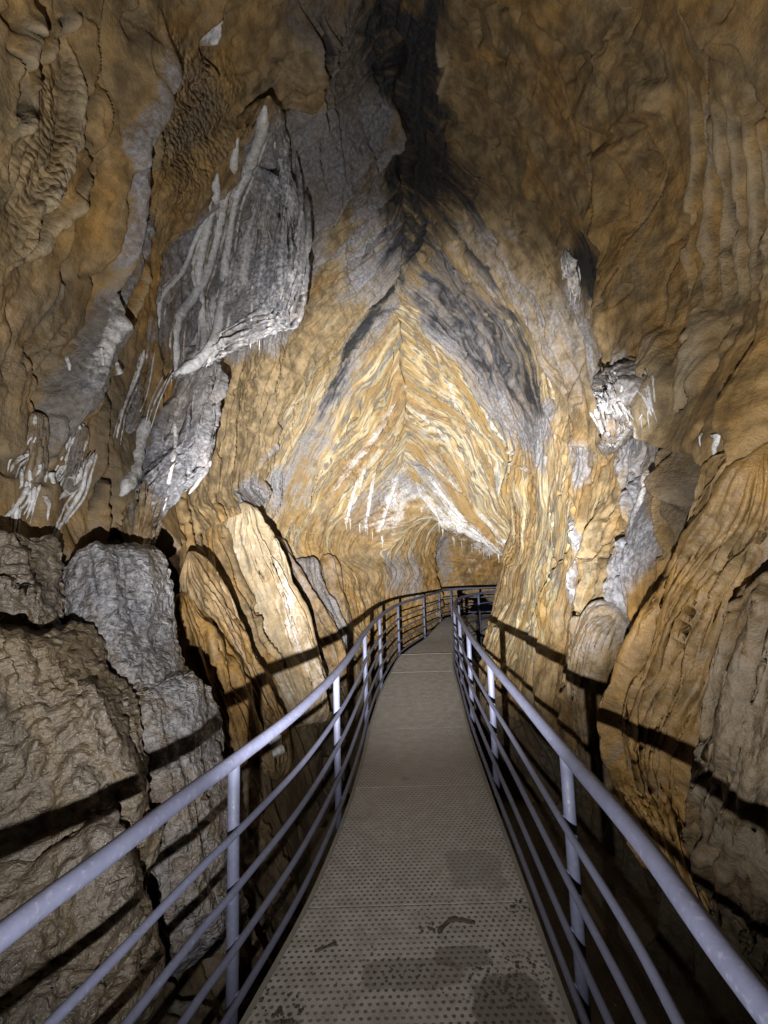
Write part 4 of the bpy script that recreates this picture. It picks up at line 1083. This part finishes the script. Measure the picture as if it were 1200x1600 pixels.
# along the straight stretch pair equal Y instead
yy = np.concatenate([np.arange(-1.2, 8.8, .01)])
cl1 = np.stack([np.interp(yy, lp[:, 1], lp[:, 0]), yy], 1); cr1 = np.stack([np.interp(yy, rp[:, 1], rp[:, 0]), yy], 1)
il = int(np.argmin(np.abs(lp[:, 1] - 8.8))); ir = int(np.argmin(np.abs(rp[:, 1] - 8.8)))
m = 420
cl2 = lp[np.linspace(il, len(lp) - 1, m).astype(int)]; cr2 = rp[np.linspace(ir, len(rp) - 1, m).astype(int)]
CL = np.concatenate([cl1, cl2]); CRr = np.concatenate([cr1, cr2])
W = CRr - CL; W /= np.linalg.norm(W, axis=1)[:, None]
EL = CL + W * .075; ER = CRr - W * .070
mid = (EL + ER) / 2
ml = np.concatenate([[0], np.cumsum(np.sqrt((np.diff(mid, axis=0) ** 2).sum(1)))])
def deck_z(y): return np.where(y < 7.95, .032 * sst(6.9, 7.9, y), 0.) + .16 * sst(9.3, 11.5, y)
start = ml[int(np.argmin(np.abs(mid[:, 1] - 2.3)))]
cuts = [start + 1.13 * k for k in range(-4, 12)]
def strip(a_edge, b_edge, i0, i1, z_off, nx, th):
    ii = np.arange(i0, i1 + 1, 3)
    if ii[-1] != i1: ii = np.append(ii, i1)
    t = np.linspace(0, 1, nx)
    xy = a_edge[ii][:, None] * (1 - t[None, :, None]) + b_edge[ii][:, None] * t[None, :, None]
    z = deck_z(xy[..., 1]) + z_off
    top = np.concatenate([xy, z[..., None]], -1); bot = top.copy(); bot[..., 2] -= th
    M_, K_ = top.shape[:2]
    V = np.concatenate([top.reshape(-1, 3), bot.reshape(-1, 3)])
    Q = [grid_quads(M_, K_, flip=True), grid_quads(M_, K_) + M_ * K_]
    n = M_ * K_
    def side(idx): return np.stack([idx[:-1], idx[1:], idx[1:] + n, idx[:-1] + n], 1)
    g = np.arange(n).reshape(M_, K_)
    Q += [side(g[:, 0])[:, ::-1], side(g[:, -1]), side(g[0])[:, ::1], side(g[-1])[:, ::-1]]
    Q = np.concatenate(Q)
    me = raw_mesh('deck_panel', V, Q)
    me.polygons.foreach_set('use_smooth', np.zeros(len(Q), bool)); me.update()
    return me
for a, b in zip(cuts[:-1], cuts[1:]):
    i0 = int(np.searchsorted(ml, a + .003)); i1 = int(np.searchsorted(ml, b - .003))
    i0 = max(0, i0); i1 = min(len(ml) - 1, i1)
    if i1 - i0 < 6: continue
    link('deck_panel', strip(EL, ER, i0, i1, .004 * (rng.random() - .5), 8, .004), DECK, walk)
# folded edge angles and side beams
for E_, s_, nm in ((EL, 1, 'left'), (ER, -1, 'right')):
    outer = E_ - W * .018 * s_; inner = E_ + W * .002 * s_
    a, b_ = (outer, inner) if s_ > 0 else (inner, outer)
    link('edge_angle', strip(a, b_, 0, len(ml) - 1, .006, 2, .05), STEEL, walk)
    o2 = E_ - W * .045 * s_; i2 = E_ - W * .021 * s_
    a, b_ = (o2, i2) if s_ > 0 else (i2, o2)
    link('side_beam', strip(a, b_, 0, len(ml) - 1, -.07, 2, .14), STEEL, walk)
for k in range(0, len(ml) - 1, 115):
    a = np.append(EL[k], -.05); b_ = np.append(ER[k], -.05)
    me, V = tube_mesh('cross_beam', np.linspace(a, b_, 4), .03, 8); link('cross_beam', me, STEEL, walk)
    if k % 345 == 0:
        c = (a + b_) / 2
        me, V = tube_mesh('support_leg', np.array([c, c - [0, 0, .7], c - [0, 0, 1.4]]), .05, 12); link('support_leg', me, STEEL, walk)

# twig and mud on the deck
def gpt(x, y, z=0.):
    d = cF * FPX + cR * (x - 600) - cU * (y - 800)
    return cC + d * ((z - HC) / d[2])
tw = [gpt(685, 1456, .014), gpt(697, 1444, .016), gpt(707, 1437, .02), gpt(722, 1439, .014), gpt(742, 1443, .016)]
me, V = tube_mesh('twig', cr_line(np.array(tw), .008), np.linspace(.008, .004, len(cr_line(np.array(tw), .008))), 8, .8)
tag(link('twig', me, WOOD), 'crooked dark twig lying on the walkway near the camera', 'twig')
tw = [gpt(492, 1487, .010), gpt(510, 1480, .012), gpt(525, 1474, .010)]
me, V = tube_mesh('twig', cr_line(np.array(tw), .008), .004, 8, .8)
tag(link('twig', me, WOOD), 'thin straight dark twig near the left edge of the deck', 'twig')
def clod(cx, cy, s):
    n, k = 9, 12
    th_ = np.linspace(0, np.pi / 2, n)[:, None]; ph = np.linspace(0, 2 * np.pi, k, endpoint=False)[None]
    P = np.stack([np.sin(th_) * np.cos(ph), np.sin(th_) * np.sin(ph), np.cos(th_) * .55 + 0 * ph], -1)
    f = 1 + .9 * pn(P[..., 0] * 2 + cx * 60, P[..., 1] * 2 + cy * 60, P[..., 2] * 2)
    P = P * f[..., None] * s; P[..., 0] += cx; P[..., 1] += cy; P[..., 2] += .001
    return P.reshape(-1, 3), grid_quads(n, k, wrap=True)
def mud(label, spots):
    Vs, Qs, n = [], [], 0
    for (x, y, sx, sy, cnt, size) in spots:
        for k in range(cnt):
            g = gpt(x + rng.normal() * sx, y + rng.normal() * sy)
            P, q = clod(g[0], g[1], size * rng.uniform(.35, 1.2)); Vs.append(P); Qs.append(q + n); n += len(P)
    me = raw_mesh('mud', np.concatenate(Vs), np.concatenate(Qs))
    o = link('mud', me, MUD); o['kind'] = 'stuff'; o['label'] = label
mud('crumbs of dark mud trodden over the deck panels', [(672, 1452, 10, 6, 14, .008), (805, 1530, 36, 26, 90, .006), (445, 1580, 18, 14, 34, .007), (620, 1520, 50, 14, 30, .005), (815, 1418, 16, 6, 22, .006), (690, 1430, 70, 40, 30, .004), (640, 1540, 140, 50, 90, .003)])

# ------------------------------------------------------------------ camera, torch light, world
sc = bpy.context.scene
cam = bpy.data.cameras.new('camera'); co = bpy.data.objects.new('camera', cam); C.objects.link(co)
cam.sensor_fit = 'VERTICAL'; cam.sensor_height = 36.; cam.lens = 36. * FPX / 1600.
cam.clip_start = .02; cam.clip_end = 200
from mathutils import Matrix, Vector
mw = Matrix.Identity(4)
for i in range(3):
    mw[i][0] = cR[i]; mw[i][1] = cU[i]; mw[i][2] = -cF[i]; mw[i][3] = cC[i]
co.matrix_world = mw; sc.camera = co

def torch(name, energy, size, target, blend=1.):
    l = bpy.data.lights.new(name, 'SPOT'); l.energy = energy; l.spot_size = math.radians(size); l.spot_blend = blend
    l.shadow_soft_size = .012; l.color = (.98, .98, 1.)
    o = bpy.data.objects.new(name, l); C.objects.link(o)
    p = Vector((-.17, .10, 1.10)); o.location = p
    o.rotation_euler = (Vector([float(v) for v in target]) - p).to_track_quat('-Z', 'Y').to_euler()
torch('torch_spill', 520, 164, at(590, 440, 8.), 1.)
torch('torch_beam', 9400, 64, at(640, 740, 9.), 1.)

w = bpy.data.worlds.new('World'); sc.world = w; w.use_nodes = True
w.node_tree.nodes['Background'].inputs[0].default_value = (.02, .02, .025, 1); w.node_tree.nodes['Background'].inputs[1].default_value = .1
sc.view_settings.view_transform = 'Standard'; sc.view_settings.look = 'None'; sc.view_settings.exposure = 0; sc.view_settings.gamma = 1
sc.cycles.max_bounces = 5; sc.cycles.diffuse_bounces = 1; sc.cycles.glossy_bounces = 2
sc.cycles.use_denoising = True
sc.cycles.sample_clamp_indirect = 4.
print('done', time.time() - T0)
